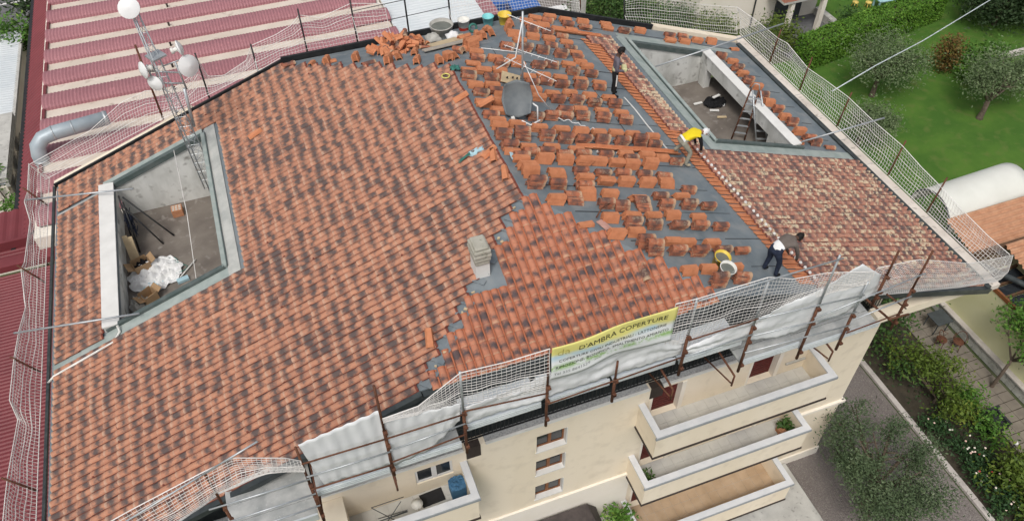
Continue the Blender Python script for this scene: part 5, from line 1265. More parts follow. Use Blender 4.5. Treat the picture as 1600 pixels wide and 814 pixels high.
# right terrace
ld=thing('step_ladder','red and silver step ladder open in the right terrace','ladder',(10.55,5.1,10.15))
for (feet,tops,mt) in ((((9.95,5.25,10.16),(10.32,5.0,10.16)),((10.42,5.45,12.02),(10.64,5.3,12.02)),'rust'),(((10.55,4.55,10.16),(10.92,4.4,10.16)),((10.46,5.4,12.02),(10.68,5.25,12.02)),'zinc')):
    for f_,t_ in zip(feet,tops): MB().tube([f_,t_],.028,6).build('leg',M[mt],ld,True)
    for k in range(1,7):
        q=k/7; a=Vector(feet[0]).lerp(Vector(tops[0]),q); c=Vector(feet[1]).lerp(Vector(tops[1]),q); MB().obox((a+c)/2,(c-a).length,.07,.025,RZ(math.degrees(math.atan2(c.y-a.y,c.x-a.x)))).build('rung',M['zinc'],ld)
MB().tube([(10.42,5.45,12.02),(10.5,5.42,12.25),(10.62,5.33,12.25),(10.66,5.28,12.02)],.022,6).build('top_hoop',M['zinc'],ld,True)
crumple('plastic_bag','black rubbish bags heaped on the right terrace floor','bag','darkcloth',10.45,7.3,10.155,.9,.6,.35,21,12)
rr=random.Random(44)
sh=[]
for k,lab in enumerate(('long white scrap left of the black bags','white scrap on top of the black bags','small white scrap right of the black bags','white scrap in front of the black bags','thin wooden lath in front of the black bags','red lath lying on the right terrace floor')):
    x,y=((9.85,7.5),(10.45,7.3),(10.75,7.15),(10.2,6.9),(10.25,6.45),(9.3,5.5))[k]; tag(MB().obox((x,y,10.2+(.3 if k==1 else 0)),.34,.10,.03,RZ(rr.uniform(-40,60))).build('scrap',M[('white','white','whitecloth','white','ply','rust')[k]]),lab,'scrap','scraps on the right terrace floor')
# ================================================================ BALCONY CONTENTS
fl=7.085
tag(MB().obox((-3.72,-2.66,fl+.02),.66,.40,.018,RZ(3)).build('doormat',M['rubber']),'black mat on the left balcony floor','mat')
cv=crumple('covered_box','dark blue covered box in the right corner of the left balcony','covered furniture','bluecover',-2.98,-2.72,fl+.45,.5,.45,.1,31,10)
bx=MB().box(-3.2,-2.78,-2.92,-2.55,fl,fl+.47).build('box',M['bluecover'],cv)
dr=thing('drying_rack','folding wire drying rack on the left balcony','drying rack',(-4.9,-3.0,fl))
db=[((-5.4,-3.2,fl+.02),(-4.6,-2.9,fl+.85)),((-5.3,-2.75,fl+.02),(-4.5,-3.2,fl+.85)),((-4.6,-3.25,fl+.02),(-5.4,-2.8,fl+.85)),((-4.5,-2.8,fl+.02),(-5.35,-3.25,fl+.85)),((-5.4,-2.8,fl+.85),(-4.5,-2.8,fl+.85)),((-5.4,-3.25,fl+.85),(-4.5,-3.25,fl+.85))]
for a,c in db: MB().tube([a,c],.012,5).build('bar',M['greymetal'],dr,True)
tag(MB().lathe((-4.2,-2.9,fl+.4),[(.16,0),(.17,.02),(.001,.03)],14).lathe((-4.2,-2.9,fl),[(.02,0),(.02,.4)],6).build('stool',M['wplastic'],smooth=True),'small round white stool on the left balcony','stool')
def planter(label,cx,cy,z,n,w,seed,mat='shrub'):
    o=thing('planter',label,'plant pot',(cx,cy,z)); MB().box(cx-w,cx+w,cy-.13,cy+.13,z,z+.2).build('pot',M['brick'] if seed%2 else M['brownline'],o)
    leaves('plant',M[mat],[(Vector((cx,cy,z+.38)),Vector((w*1.0,.2,.24)))],n,.09,seed,o); return o
# ================================================================ VEGETATION
def leaves(name,mat,blobs,n,size,seed,parent=None,clump=None,cr=.16,outward=.4):
    """many small leaf faces gathered in clumps through the given ellipsoids"""
    rr=random.Random(seed); vs=[];fs=[];col=[]
    tot=sum(b[1].x*b[1].y*b[1].z for b in blobs)
    off=Vector((0,0,0)); p=parent
    while p is not None: off+=p.location; p=p.parent
    for (c,r) in blobs:
        k=max(40,int(n*(r.x*r.y*r.z)/tot)); ncl=clump or max(6,int(k/36))
        cl=[]
        for _ in range(ncl):
            d=Vector((rr.gauss(0,1),rr.gauss(0,1),rr.gauss(0,1))).normalized()*(rr.random()**.42)
            cl.append((c+Vector((d.x*r.x,d.y*r.y,d.z*r.z)),d,rr.random(),rr.random()))
        sz=max(r.x,r.y)*cr*2
        for i in range(k):
            q,d,c1,c2=cl[i%ncl]; p=q+Vector((rr.gauss(0,sz),rr.gauss(0,sz),rr.gauss(0,sz*.8)))
            a=Vector((rr.gauss(0,1),rr.gauss(0,1),rr.gauss(0,.6))).normalized(); nrm=(Vector((rr.gauss(0,1),rr.gauss(0,1),rr.gauss(0,1)+.8))+d*outward); e=a.cross(nrm).normalized(); s=size*rr.uniform(.6,1.3)
            b=len(vs); vs += [tuple(p-a*s-off),tuple(p+e*s*.42-off),tuple(p+a*s-off),tuple(p-e*s*.42-off)]; fs.append((b,b+1,b+2,b+3))
            r1=min(1,max(0,c1*.6+rr.random()*.4)); r2=min(1,max(0,c2*.55+rr.random()*.45)); col += [r1,r2,0,1]*4
    me=bpy.data.meshes.new(name); me.from_pydata(vs,[],fs); me.materials.append(mat); at_=me.attributes.new('rnd','FLOAT_COLOR','POINT'); at_.data.foreach_set('color',col); me.update()
    o=bpy.data.objects.new(name,me); COL.objects.link(o)
    if parent is not None: o.parent=parent
    return o
def tree(name,label,cat,x,y,blobs,mat,n,size,trunk_h,seed,tr=.09,group=None,lean=(0,0),forks=5,z0=0,cr=.16,clump=None):
    o=thing(name,label,cat,(x,y,z0),group); rr=random.Random(seed); base=Vector((x,y,z0-.05)); fork=Vector((x+lean[0]*.5,y+lean[1]*.5,z0+trunk_h))
    b=MB().tube([base,base+Vector((0,0,.12)),base.lerp(fork,.5)+Vector((rr.uniform(-.05,.05),rr.uniform(-.05,.05),0)),fork],[tr*1.5,tr*1.1,tr*.9,tr*.8],8)
    for i in range(forks):
        c,r=blobs[i%len(blobs)]; e=Vector(c)+Vector((rr.uniform(-.7,.7)*r[0],rr.uniform(-.7,.7)*r[1],rr.uniform(-.2,.7)*r[2]))
        m=fork.lerp(e,.5)+Vector((rr.uniform(-.15,.15),rr.uniform(-.15,.15),.1)); b.tube([fork-Vector((0,0,.05)),m,e],[tr*.6,tr*.35,tr*.1],6)
        for k in range(3):
            e2=m+Vector((rr.uniform(-.6,.6)*r[0],rr.uniform(-.6,.6)*r[1],rr.uniform(0,.8)*r[2])); b.tube([m,m.lerp(e2,.5)+Vector((0,0,.05)),e2],[tr*.28,tr*.16,tr*.05],5)
    b.build('trunk',M['bark'],o,True)
    leaves('crown',M[mat],[(Vector(c),Vector(r)) for c,r in blobs],n,size,seed,o,cr=cr,clump=clump); return o
planter('red-brown planter with green plant at the right end of the middle balcony',8.45,-2.95,4.085,160,.26,3)
planter('dark small planter at the left end of the middle balcony',3.15,-3.1,4.085,70,.16,4)
# ================================================================ WAREHOUSE WITH RED VAULTS (left rear)
WH=thing('warehouse','warehouse with rows of red corrugated barrel vaults','warehouse',(-6,22,0))
MB().box(-14.75,1.5,12.6,60,0,6.9).build('wall',M['creamlight'],WH)
def vault(y0,x0,x1,wv=1.14,hv=.28,z=7.0):
    b=MB(); n=int((x1-x0)/.15); na=9
    for i in range(n*2+1):
        x=x0+i*(x1-x0)/(n*2); k=.030 if i%2 else 0.0
        for j in range(na+1):
            a=math.pi*j/na; y=y0-wv/2*math.cos(a); zz=z+(hv)*math.sin(a)**.8
            nx=-math.cos(a); b.v.append((x,y+k*nx,zz+k*math.sin(a)))
    R=na+1
    for i in range(n*2):
        for j in range(na): b.f.append((i*R+j,(i+1)*R+j,(i+1)*R+j+1,i*R+j+1)); b.m.append(0)
    for i in (0,n*2):
        b.f.append(tuple(range(i*R,(i+1)*R))); b.m.append(0)
    return b.build('vault',M['red'],WH)
ys=[13.7+1.93*i for i in range(16)]
for i,y in enumerate(ys):
    vault(y,-14.6,(1.6 if y>21.4 else -2.2+0.0*y) if y<24 else 1.3)
    c=MB().box(-14.55,1.5,y+.575,y+1.355,6.94,7.0); o=c.build('channel',M['pinkish'],WH)
    MB().box(-14.62,-14.5,y+.58,y+1.35,6.96,7.12).build('channel_end',M['redlow'],o)
    MB().lathe((-9.2+.05*i,y+.98,7.0),[(.05,0),(.05,.16),(.07,.17),(.001,.19)],7).build('vent',M['brownline'],o)
# corrugated side strip of the warehouse
def corr(name,label,P0,P1,P2,P3,pitch,amp,mat,along=0,parent=None):
    """corrugated sheet over the quad P0..P3, ribs running from edge P0P1 to edge P3P2"""
    P0,P1,P2,P3=map(Vector,(P0,P1,P2,P3)); L=(P1-P0).length; n=max(2,int(L/pitch)); b=MB(); nr=(P1-P0).cross(P3-P0).normalized()
    if nr.z<0: nr=-nr
    for i in range(n*4+1):
        t=i/(n*4); k=(0,0,1,1)[i%4]*amp; a=P0.lerp(P1,t)+nr*k; c=P3.lerp(P2,t)+nr*k; b.v += [tuple(a),tuple(c)]
    for i in range(n*4): b.f.append((2*i,2*i+2,2*i+3,2*i+1)); b.m.append(0)
    o=b.build(name,M[mat],parent)
    return o
corr('side_roof','',(-14.75,13.4,6.75),(-14.75,60,6.75),(-15.75,60,6.1),(-15.75,13.4,6.1),.27,.05,'redlow',parent=WH)
MB().box(-15.9,-15.74,13.2,60,5.9,6.15).build('side_gutter',M['black'],WH)
# dark red shed next to the left eave
SHD=thing('red_shed','low dark red sheet roof beside the left eave','shed',(-15,6,0))
corr('roof_sheet','',(-12.9,13.4,6.35),(-18.5,13.4,6.35),(-18.5,15.3,6.35),(-12.9,15.3,6.35),.42,.04,'redlow',parent=SHD)
corr('roof_sheet','',(-12.9,12.5,6.1),(-12.9,13.3,6.1),(-18.5,13.3,6.1),(-18.5,12.5,6.1),.2,.03,'redlow',parent=SHD)
MB().box(-18.5,-12.9,13.28,13.42,6.05,6.5).box(-18.5,-12.9,12.0,12.5,6.15,6.42).build('ridge',M['redlow'],SHD)
corr('roof_sheet','',(-12.9,-8,6.0),(-12.9,12.0,6.0),(-18.5,12.0,6.0),(-18.5,-8,6.0),.155,.03,'redlow',parent=SHD)
MB().box(-18.4,-13,-8,12,0,5.9).build('wall',M['creamlight'],SHD)
# pale building far left
WB=thing('pale_shed','pale corrugated shed roof at the far left by the creeper','shed',(-19,28,0))
corr('roof_sheet','',(-16.85,19,5.0),(-16.85,32.4,5.0),(-24,32.4,5.4),(-24,19,5.4),.21,.02,'greysheet',parent=WB)
MB().box(-24,-16.9,19,32.4,0,4.9).build('wall',M['creamlight'],WB)
MB().box(-16.9,-16.75,19,32.5,4.85,5.02).build('gutter',M['concrete'],WB)
MB().box(-17.3,-16.72,19.0,24.0,5.1,5.35).build('parapet',M['concrete'],WB)
for k in range(3): MB().box(-16.715,-16.70,19.4+k*1.5,20.4+k*1.5,3.6,4.6).build('window',M['glass'],WB)
# blue grey duct
DU=thing('duct','blue grey ventilation duct with elbow beside the left rear corner','duct',(-13.5,17.4,7))
pts=[(-11.6,17.75,8.05),(-13.7,17.45,8.05),(-14.15,17.35,7.98),(-14.42,17.22,7.75),(-14.5,17.12,7.4),(-14.5,17.1,6.2)]
MB().tube(pts,.30,16).build('pipe',M['duct'],DU,True)
rg=MB()
for p,q in (((-11.75,17.73,8.05),(-11.65,17.745,8.05)),((-13.0,17.55,8.05),(-12.95,17.56,8.05)),((-13.75,17.44,8.05),(-13.7,17.45,8.05)),((-14.5,17.1,7.2),(-14.5,17.1,7.15))): rg.tube([p,q],.315,16)
rg.build('collar',M['zinc'],DU,True)
# grey sheet roof behind the broken tiles
GR=thing('grey_shed','pale grey corrugated sheet roof behind the rear net','shed',(4,24,0))
corr('roof_sheet','',(1.6,18.8,6.9),(1.6,28.5,6.9),(6.2,28.5,6.9),(6.2,18.8,6.9),.25,.035,'greysheet',parent=GR)
MB().box(1.62,6.1,18.9,28.4,0,6.8).build('wall',M['creamlight'],GR)
corr('roof_sheet','',(6.25,18.5,6.7),(6.25,29,6.7),(7.25,29,6.4),(7.25,18.5,6.4),.25,.035,'red',parent=GR)
# yard behind: blue tanks and containers
for (x,y,w,d,h,lab,mt) in ((9.6,31.5,1.9,1.6,2.0,'dark blue container behind the turquoise bucket','blue'),(11.8,31.0,1.8,1.5,1.6,'blue crate behind the yellow bucket','blue'),(13.9,30.2,1.5,1.2,1.0,'pale wrapped pallet behind the rear net','whitecloth')):
    o=thing('container',lab,'container',(x,y,0)); b=MB().box(x-w/2,x+w/2,y-d/2,y+d/2,.12,h).build('body',M[mt],o); bv=b.modifiers.new('b','BEVEL'); bv.width=.06
    r=MB()
    for i in range(6): r.box(x-w/2+.1+i*w/6,x-w/2+.2+i*w/6,y-d/2-.04,y-d/2+.0,.2,h-.1)
    r.box(x-w/2-.03,x+w/2+.03,y-d/2-.05,y+d/2+.05,h,h+.08); r.build('rib',M[mt],o); MB().box(x-w/2,x+w/2,y-d/2,y+d/2,0,.11).build('pallet',M['plank'],o)
sheet('rear_yard',7.3,16,12,42,-.005,M['cobble'])
pl_=MB().box(11.25,11.85,21.8,22.3,0,7.2).box(11.2,11.9,21.75,22.35,7.2,7.35); tag(pl_.build('concrete_pillar',M['concrete']),'grey concrete pillar behind the end of the rear net','pillar')
# ================================================================ RIGHT NEIGHBOURS
YH=thing('yellow_house','pale yellow house with stone base and white vaulted awning','house',(22,-1,0))
wall_h=3.1
b=MB().box(20.75,26,-14,2.6,0,wall_h); b.build('wall',M['yellowwall'],YH)
st=thing  # stones of the base course
sbase=MB().box(20.66,20.749,-14,2.6,0,.62).build('stone_base',M['stonepale'],YH)
rr=random.Random(2); src=None
for j in range(3):
    y=-8.0+rr.uniform(0,.3)
    while y<2.4:
        w=rr.uniform(.26,.55); o=MB().obox((20.645,y+w/2,.11+j*.2),.05,w-.02,.185).build('base_stone',M['stonepale'],sbase); y+=w
MB().box(20.5,20.76,-14,2.6,.62,.68).build('base_coping',M['kerb'],YH)
MB().box(20.70,20.755,-6.9,-5.8,0,2.1).build('doorway',M['brownwood'],YH)
# tiled roof with pantile ribs
def ribroof(P0,P1,P2,P3,mat,pitch=.24,amp=.085): return corr('roof',None,P0,P1,P2,P3,pitch,amp,mat,parent=YH)
ribroof((20.7,1.6,3.7),(20.7,3.5,4.1),(26.5,3.5,4.1),(26.5,1.6,3.7),'terracotta')
ribroof((22.0,-2.2,3.3),(22.0,1.45,4.05),(27.5,1.45,4.05),(27.5,-2.2,3.3),'terracotta')
MB().box(20.6,26.5,1.42,1.58,3.72,4.02).build('roof_step',M['brownwood'],YH)
MB().tube([(20.4,1.5,3.75),(22.4,-1.2,3.4),(23.6,-3.0,3.3)],.12,10).build('gutter',M['gutter'],YH,True)
# pergola / lean-to of dark timber with glazing
PG=thing('lean_to','dark brown timber lean-to with glazed bays under the orange roof','lean-to',(21.5,-1.5,3.2))
for i in range(7):
    y=.8-i*.62; MB().box(20.8,22.6,y,y+.09,3.12,3.24).build('rafter',M['brownwood'],PG)
    if i<6: MB().box(20.86,22.5,y-.50,y-.03,3.125,3.16).build('pane',M['glass'],PG)
MB().box(20.72,20.82,-3.2,1.0,3.1,3.28).build('beam',M['wood'],PG)
for i in range(12): MB().box(20.8+.0,22.5,1.0+i*.09,1.06+i*.09,3.2+.035*i,3.24+.035*i).build('batten',M['brownwood'],PG)
# white vaulted awning
VA=thing('vaulted_awning','long white barrel-vault awning beside the orange tiled roof','awning',(23,4.6,3))
b=MB(); na=14; ax=Vector((20.9,4.45,3.3)); bx_=Vector((25.6,4.62,3.3)); n=10
for i in range(n+1):
    c=ax.lerp(bx_,i/n)
    for j in range(na+1):
        a=math.pi*j/na; b.v.append((c.x,c.y-1.18*math.cos(a),c.z+1.32*math.sin(a)**.9+.004*(i%2)))
for i in range(n):
    for j in range(na): a=i*(na+1)+j; b.f.append((a,a+na+1,a+na+2,a+1)); b.m.append(0)
o=b.build('cover',M['vault'],VA,True); o.modifiers.new('t','SOLIDIFY').thickness=.04
fm=MB(); ring=[(20.88,4.45-1.19*math.cos(math.pi*j/na),3.3+1.33*max(0,math.sin(math.pi*j/na))**.9) for j in range(na+1)]
fm.tube(ring,.04,6); 
for y in (3.42,5.48): fm.tube([(20.95,y,0),(20.95,y,3.3)],.05,6)
for yy in (3.9,4.45,5.0): fm.tube([(20.9,yy,2.9),(20.9,yy,3.3+math.sqrt(max(0,1-((yy-4.45)/1.06)**2)))],.02,5)
fm.build('frame',M['greymetal'],VA,True)
# rear right house with red balcony
RH=thing('rear_house','cream house with faded red balcony behind the hedge','house',(25,27,0))
MB().box(21.5,30.6,25.6,36,0,7).build('wall',M['creamlight'],RH)
bal=MB().box(26.3,30.4,23.6,23.72,2.6,3.55).box(26.3,26.42,23.72,25.59,2.6,3.55).box(30.28,30.4,23.72,25.59,2.6,3.55).build('balcony',M['pink'],RH)
MB().box(26.3,30.4,23.6,25.59,2.45,2.6).build('slab',M['concrete'],bal); MB().box(26.25,30.45,23.55,23.77,3.55,3.62).build('coping',M['white'],bal)
fr=MB()
for q in range(5): fr.tube([(27.6+1.2*math.cos(math.pi+math.pi*j/10)*(1-.17*q)+1.0,23.56,3.55+.85*math.sin(math.pi+math.pi*j/10)*(1-.17*q)) for j in range(11)],.025,4)
fr.build('grille',M['white'],bal,True)
MB().box(27.2,28.4,25.55,25.62,2.6,4.9).build('shutter_door',M['greymetal'],RH); MB().box(27.05,27.2,25.5,25.62,2.6,5).box(28.4,28.55,25.5,25.62,2.6,5).build('door_frame',M['white'],RH)
MB().box(29.2,30.2,25.55,25.62,3.2,4.9).build('shutter',M['maroon'],RH)
MB().tube([(25.6,25.5,0),(25.6,25.5,6.5)],.05,6).build('downpipe',M['greymetal'],RH,True)
MB().box(27.0,27.25,23.7,24.0,0,2.44).build('pillar',M['creamlight'],RH); MB().box(29.4,29.7,23.7,24.0,0,2.44).build('pillar',M['creamlight'],RH)
MB().box(27.3,29.3,25.5,25.62,0,2.3).build('garage_door',M['greymetal'],RH)
MB().box(30.5,30.9,20.9,25.5,0,.5).build('ramp_wall',M['concrete'],RH)
sheet('driveway',26.0,30.5,21.6,25.6,.0,M['asphalt'])
gw=MB().box(37.0,46,16.7,16.95,0,.35); tag(gw.build('garden_wall',M['kerb']),'low pale garden wall at the far right of the lawn','wall')
# garden furniture on the upper lawn
def table(name,label,cat,x,y,z,w,d,h,mt,rot=0,th=.05,leg=.05):
    o=thing(name,label,cat,(x,y,z)); R=RZ(rot); c=Vector((x,y,z)); MB().obox(c+Vector((0,0,h)),w,d,th,R).build('table_top',M[mt],o)
    for sx in(-1,1):
        for sy in(-1,1): MB().obox(c+R@Vector((sx*(w/2-.08),sy*(d/2-.08),h/2-.02)),leg,leg,h-.04,R).build('leg',M[mt],o)
    return o
table('childrens_table','pale blue children\'s table on the upper lawn','table',35.4,24.6,0,1.25,.8,.62,'paleblue',-10,.06,.10)
def stool(label,x,y):
    o=thing('stool',label,'stool',(x,y,0),"yellow children's stools"); MB().lathe((x,y,.36),[(.001,.05),(.2,.04),(.22,0),(.2,-.04)],12).build('seat',M['ystool'],o,True)
    for i in range(4):
        a=math.pi/4+i*math.pi/2; MB().tube([(x+.12*math.cos(a),y+.12*math.sin(a),.34),(x+.2*math.cos(a),y+.2*math.sin(a),0)],.035,6).build('leg',M['ystool'],o,True)
stool('left yellow stool on the upper lawn',33.6,25.3); stool('right yellow stool beside the blue table',34.4,24.95)
table('garden_table','dark grey metal table on the garden path against the stone base','table',19.85,.95,.06,.8,.75,.72,'greymetal',0,.03,.035)
def wire_chair(label,x,y,rot):
    o=thing('garden_chair',label,'garden chair',(x,y,.06)); R=RZ(rot); c=Vector((x,y,.06)); 
    MB().lathe(c+Vector((0,0,.44)),[(.001,.01),(.22,.01),(.23,0),(.22,-.012)],14).build('seat',M['rust'],o,True)
    b=MB().tube([c+R@Vector((.23*math.cos(t),.23*math.sin(t),.44+.44*max(0,math.sin(t))**.7)) for t in [math.pi*k/10 for k in range(11)]],.014,5); b.build('backrest',M['rust'],o,True)
    for i in range(4):
        a=math.pi/4+i*math.pi/2; MB().tube([c+R@Vector((.18*math.cos(a),.18*math.sin(a),.43)),c+R@Vector((.26*math.cos(a),.26*math.sin(a),0))],.013,5).build('leg',M['rust'],o,True)
    ar=MB().tube([c+R@Vector((-.23,.0,.45)),c+R@Vector((-.27,-.1,.66)),c+R@Vector((-.25,.2,.68))],.012,5).tube([c+R@Vector((.23,.0,.45)),c+R@Vector((.27,-.1,.66)),c+R@Vector((.25,.2,.68))],.012,5).build('armrest',M['rust'],o,True)
wire_chair('brown wire garden chair on the garden path, left one',19.35,.1,30); wire_chair('brown wire garden chair on the garden path by the stone base',19.95,-.25,-60)
ac=thing('wicker_armchair','charcoal wicker armchair at the edge of the garden path','armchair',(18.6,-4.0,0)); x,y=18.55,-3.9
MB().box(x-.34,x+.34,y-.36,y+.36,.12,.42).build('seat',M['wicker'],ac); MB().box(x-.36,x+.36,y+.30,y+.40,.1,.85).build('backrest',M['wicker'],ac)
for s in (-1,1): MB().box(x+s*.38-.05,x+s*.38+.05,y-.38,y+.3,.08,.62).build('armrest',M['wicker'],ac)
lp=thing('garden_lamp','small white garden lamp at the edge of the garden path','lamp',(18.55,-5.0,0)); MB().tube([(18.55,-5.0,0),(18.55,-5.0,.45)],.03,6).build('post',M['greymetal'],lp); MB().lathe((18.55,-5.0,.52),[(.001,-.09),(.08,-.04),(.09,.02),(.05,.08),(.001,.09)],10).build('globe',M['dish'],lp,True)
# small brown hip roof at the bottom
PR=thing('porch_roof','small brown slate hip roof below the stair windows','porch roof',(.3,-3.6,2.2))
b=MB(); b.add([(-2.2,-4.9,2.1),(1.75,-4.9,2.1),(1.75,-2.5,2.35),(-2.2,-2.5,2.35),(-1.2,-2.55,2.95),(1.35,-2.55,2.95),(-.3,-3.6,2.75),(.8,-3.6,2.75)],[(0,1,7,6),(1,2,5,7),(0,6,4,3),(6,7,5,4),(3,2,1,0)]); b.build('roof',M['darkroof'],PR)
for k in range(12): 
    t=k/12; MB().obox((0.25,-4.85+1.25*t,2.13+.64*t),2.9-1.6*t,.02,.02,Matrix.Rotation(math.atan(.5),3,'X')).build('slate_course',M['darkroof'],PR)
for xx in (-1.9,1.4): MB().box(xx,xx+.15,-4.7,-4.55,0,2.1).build('post',M['brownwood'],PR)
# ================================================================ TREES, SHRUBS, HEDGE
OL='olive trees'
tree('olive_tree','large sparse olive tree in the cobbled yard beside the balconies','tree',11.75,-4.9,[((10.75,-4.4,2.9),(1.0,1.0,.8)),((10.5,-5.9,2.9),(1.0,.9,.8)),((12.2,-6.0,2.6),(1.2,.8,.7)),((13.2,-4.9,2.6),(.8,.8,.6)),((11.3,-3.3,2.9),(.9,.6,.5)),((12.7,-3.8,2.8),(.7,.5,.5)),((11.9,-2.6,2.9),(.7,.4,.35))],'olivedark',19000,.055,1.3,5,.16,OL,forks=14,cr=.12,clump=17)
tree('olive_tree','olive tree on the lawn crossed by the pale cable','tree',28.3,16.42,[((28.6,17.0,2.6),(1.5,1.2,.8)),((27.5,16.3,2.3),(1.0,.9,.7)),((29.8,16.0,2.3),(1.1,.9,.7)),((28.8,15.6,1.9),(1.3,.6,.5))],'olive',8500,.075,1.2,6,.15,OL,forks=8)
tree('olive_tree','olive tree at the right edge of the lawn','tree',32.66,12.45,[((33.0,13.2,2.6),(1.5,1.2,.9)),((32.0,12.9,2.2),(.9,.8,.6)),((34.4,12.6,2.4),(1.3,1.0,.8)),((35.4,13.0,2.2),(1.0,.9,.8))],'olive',9000,.075,1.2,7,.16,OL,forks=8)
tree('olive_tree','small olive tree close to the right safety net','tree',24.6,12.8,[((24.6,12.8,1.9),(1.1,1.0,.7)),((25.4,12.2,1.8),(.7,.7,.5))],'olive',4200,.075,.9,8,.11,OL,forks=6)
tree('garden_tree','bright green tree standing against the yellow wall','tree',20.0,-2.4,[((20.5,-1.7,3.4),(.9,.7,.7)),((21.0,-2.8,3.3),(.9,.9,.8)),((20.2,-2.6,2.7),(.6,.6,.4)),((21.0,-3.8,3.0),(.7,.8,.7))],'bright',5600,.085,1.9,9,.08,forks=5)
tree('garden_tree','round green tree under the front right cornice','tree',19.4,2.4,[((19.2,2.6,2.3),(1.3,1.1,.8)),((18.0,2.2,2.2),(1.2,1.0,.8)),((17.2,1.4,2.0),(.9,.9,.7))],'shrub',2500,.11,1.2,10,.09,forks=5)
tree('garden_shrub','loose yellow-green shrub beside the cobbled yard','shrub',17.2,-2.2,[((17.3,-1.6,1.3),(1.0,1.2,.7)),((17.0,-2.9,1.1),(.8,.9,.6)),((16.8,-.3,1.2),(.8,.8,.6))],'yellowgreen',2600,.085,.4,11,.06,forks=9,clump=16,cr=.12)
tree('garden_shrub','trimmed bright green bush row beside the wicker armchair','shrub',17.9,-3.4,[((17.9,-2.9,.8),(.45,.8,.5)),((18.0,-4.2,.7),(.4,.8,.45))],'bright',1700,.08,.3,12,.04,forks=4)
tree('garden_shrub','yellow-green conifer shrub at the bottom right corner','shrub',17.3,-6.3,[((17.2,-6.2,1.0),(.8,.9,.9)),((17.6,-7.3,.9),(.8,.8,.8)),((16.9,-7.6,.8),(.6,.6,.6))],'yellowgreen',3200,.10,.3,13,.06,forks=7)
tree('garden_shrub','dark bush mass by the building corner','shrub',16.6,1.2,[((16.5,1.0,1.0),(.8,1.2,.7)),((16.4,2.6,1.0),(.7,1.2,.7)),((16.6,-.6,.8),(.6,.8,.5))],'shrub',1500,.09,.3,14,.05,forks=5)
for i,(x,y,lab) in enumerate(((16.3,-3.3,'rose bush with white flowers nearest the kerb middle'),(16.6,-4.4,'rose bush with pink and white flowers below the bright bushes'),(16.4,-5.5,'rose bush with red and white flowers'),(16.5,-6.7,'rose bush with many white flowers near the bottom'),(16.9,-5.2,'rose bush in front of the wicker armchair'))):
    o=thing('rose_bush',lab,'rose bush',(x,y,0),'rose bushes along the kerb'); leaves('foliage',M['rose'],[(Vector((x,y,.4)),Vector((.48,.62,.36)))],620,.075,40+i,o); rr=random.Random(60+i)
    MB().tube([(x,y,0),(x,y,.4)],.03,5).build('stem',M['bark'],o)
    for k in range(7): 
        p=(x+rr.uniform(-.45,.45),y+rr.uniform(-.6,.6),.62+rr.uniform(-.05,.2)); MB().lathe(p,[(.001,.035),(.035,.03),(.045,.0),(.02,-.03)],7).build('flower',M['petalr' if (i%3==2 and k%2) else 'petalw'],o,True)
# ground cover of the bed
leaves('bed_plants',M['rose'],[(Vector((17.1,-9+2.6*i,.12)),Vector((1.1,1.4,.16))) for i in range(6)],2200,.07,77); tag(bpy.data.objects['bed_plants'],kind='stuff')
# clipped hedge: one mass of leaves over a twiggy core
HD=thing('hedge','long clipped bright green hedge beyond the lawn','hedge',(31,21.3,0))
hp=[(26.2,20.6),(28.5,21.0),(31.5,21.5),(34.5,22.0),(37.8,22.6)]
def hedge_leaves(name,mat,path,w,h,n,size,seed,parent):
    """leaf faces over the clipped top and sides of a hedge, with a lumpy outline"""
    rr=random.Random(seed); vs=[];fs=[];col=[]; off=parent.location; L=plen([(*p,0) for p in path]); P3=[Vector((*p,0)) for p in path]
    for k in range(n):
        t=rr.random() if k>n*.06 else (0.0 if k%2 else 1.0); p=at(P3,L,t); q=at(P3,L,min(1,t+.01)); d=(q-at(P3,L,max(0,t-.01))).normalized(); s=Vector((-d.y,d.x,0))
        u=rr.uniform(0,2*h+w); endcap=t in (0.0,1.0)
        lump=.13*mnoise.noise(Vector((t*14,u*1.2,3)))+.07*mnoise.noise(Vector((t*45,u*4,8)))
        if u<h: b=p+s*(w/2+lump)+Vector((0,0,u)); nr=s
        elif u<h+w: b=p+s*(w/2-(u-h))+Vector((0,0,h+lump)); nr=Vector((0,0,1))
        else: b=p-s*(w/2+lump)+Vector((0,0,2*h+w-u)); nr=-s
        if endcap: b=p+s*rr.uniform(-w/2,w/2)+Vector((0,0,rr.uniform(0,h))); nr=-d if t==0.0 else d
        b=b+Vector((rr.gauss(0,.04),rr.gauss(0,.04),rr.gauss(0,.04)))
        a=Vector((rr.gauss(0,1),rr.gauss(0,1),rr.gauss(0,.7))).normalized(); e=a.cross(nr*1.2+Vector((rr.gauss(0,.6),rr.gauss(0,.6),rr.gauss(0,.6)+.3))).normalized(); z=size*rr.uniform(.6,1.3)
        m=len(vs); vs += [tuple(b-a*z-off),tuple(b+e*z*.45-off),tuple(b+a*z-off),tuple(b-e*z*.45-off)]; fs.append((m,m+1,m+2,m+3))
        c=min(1,max(0,.5+.5*mnoise.noise(Vector((b.x*1.3,b.y*1.3,b.z*2)))+rr.uniform(-.3,.3))); col += [c,rr.random(),0,1]*4
    me=bpy.data.meshes.new(name); me.from_pydata(vs,[],fs); me.materials.append(mat); at_=me.attributes.new('rnd','FLOAT_COLOR','POINT'); at_.data.foreach_set('color',col); me.update()
    o=bpy.data.objects.new(name,me); COL.objects.link(o); o.parent=parent; return o
hedge_leaves('foliage',M['hedge'],hp,1.35,1.75,24000,.085,80,HD)
cb=MB()
hp[0]=(26.75,20.7); hp[-1]=(37.2,22.5)
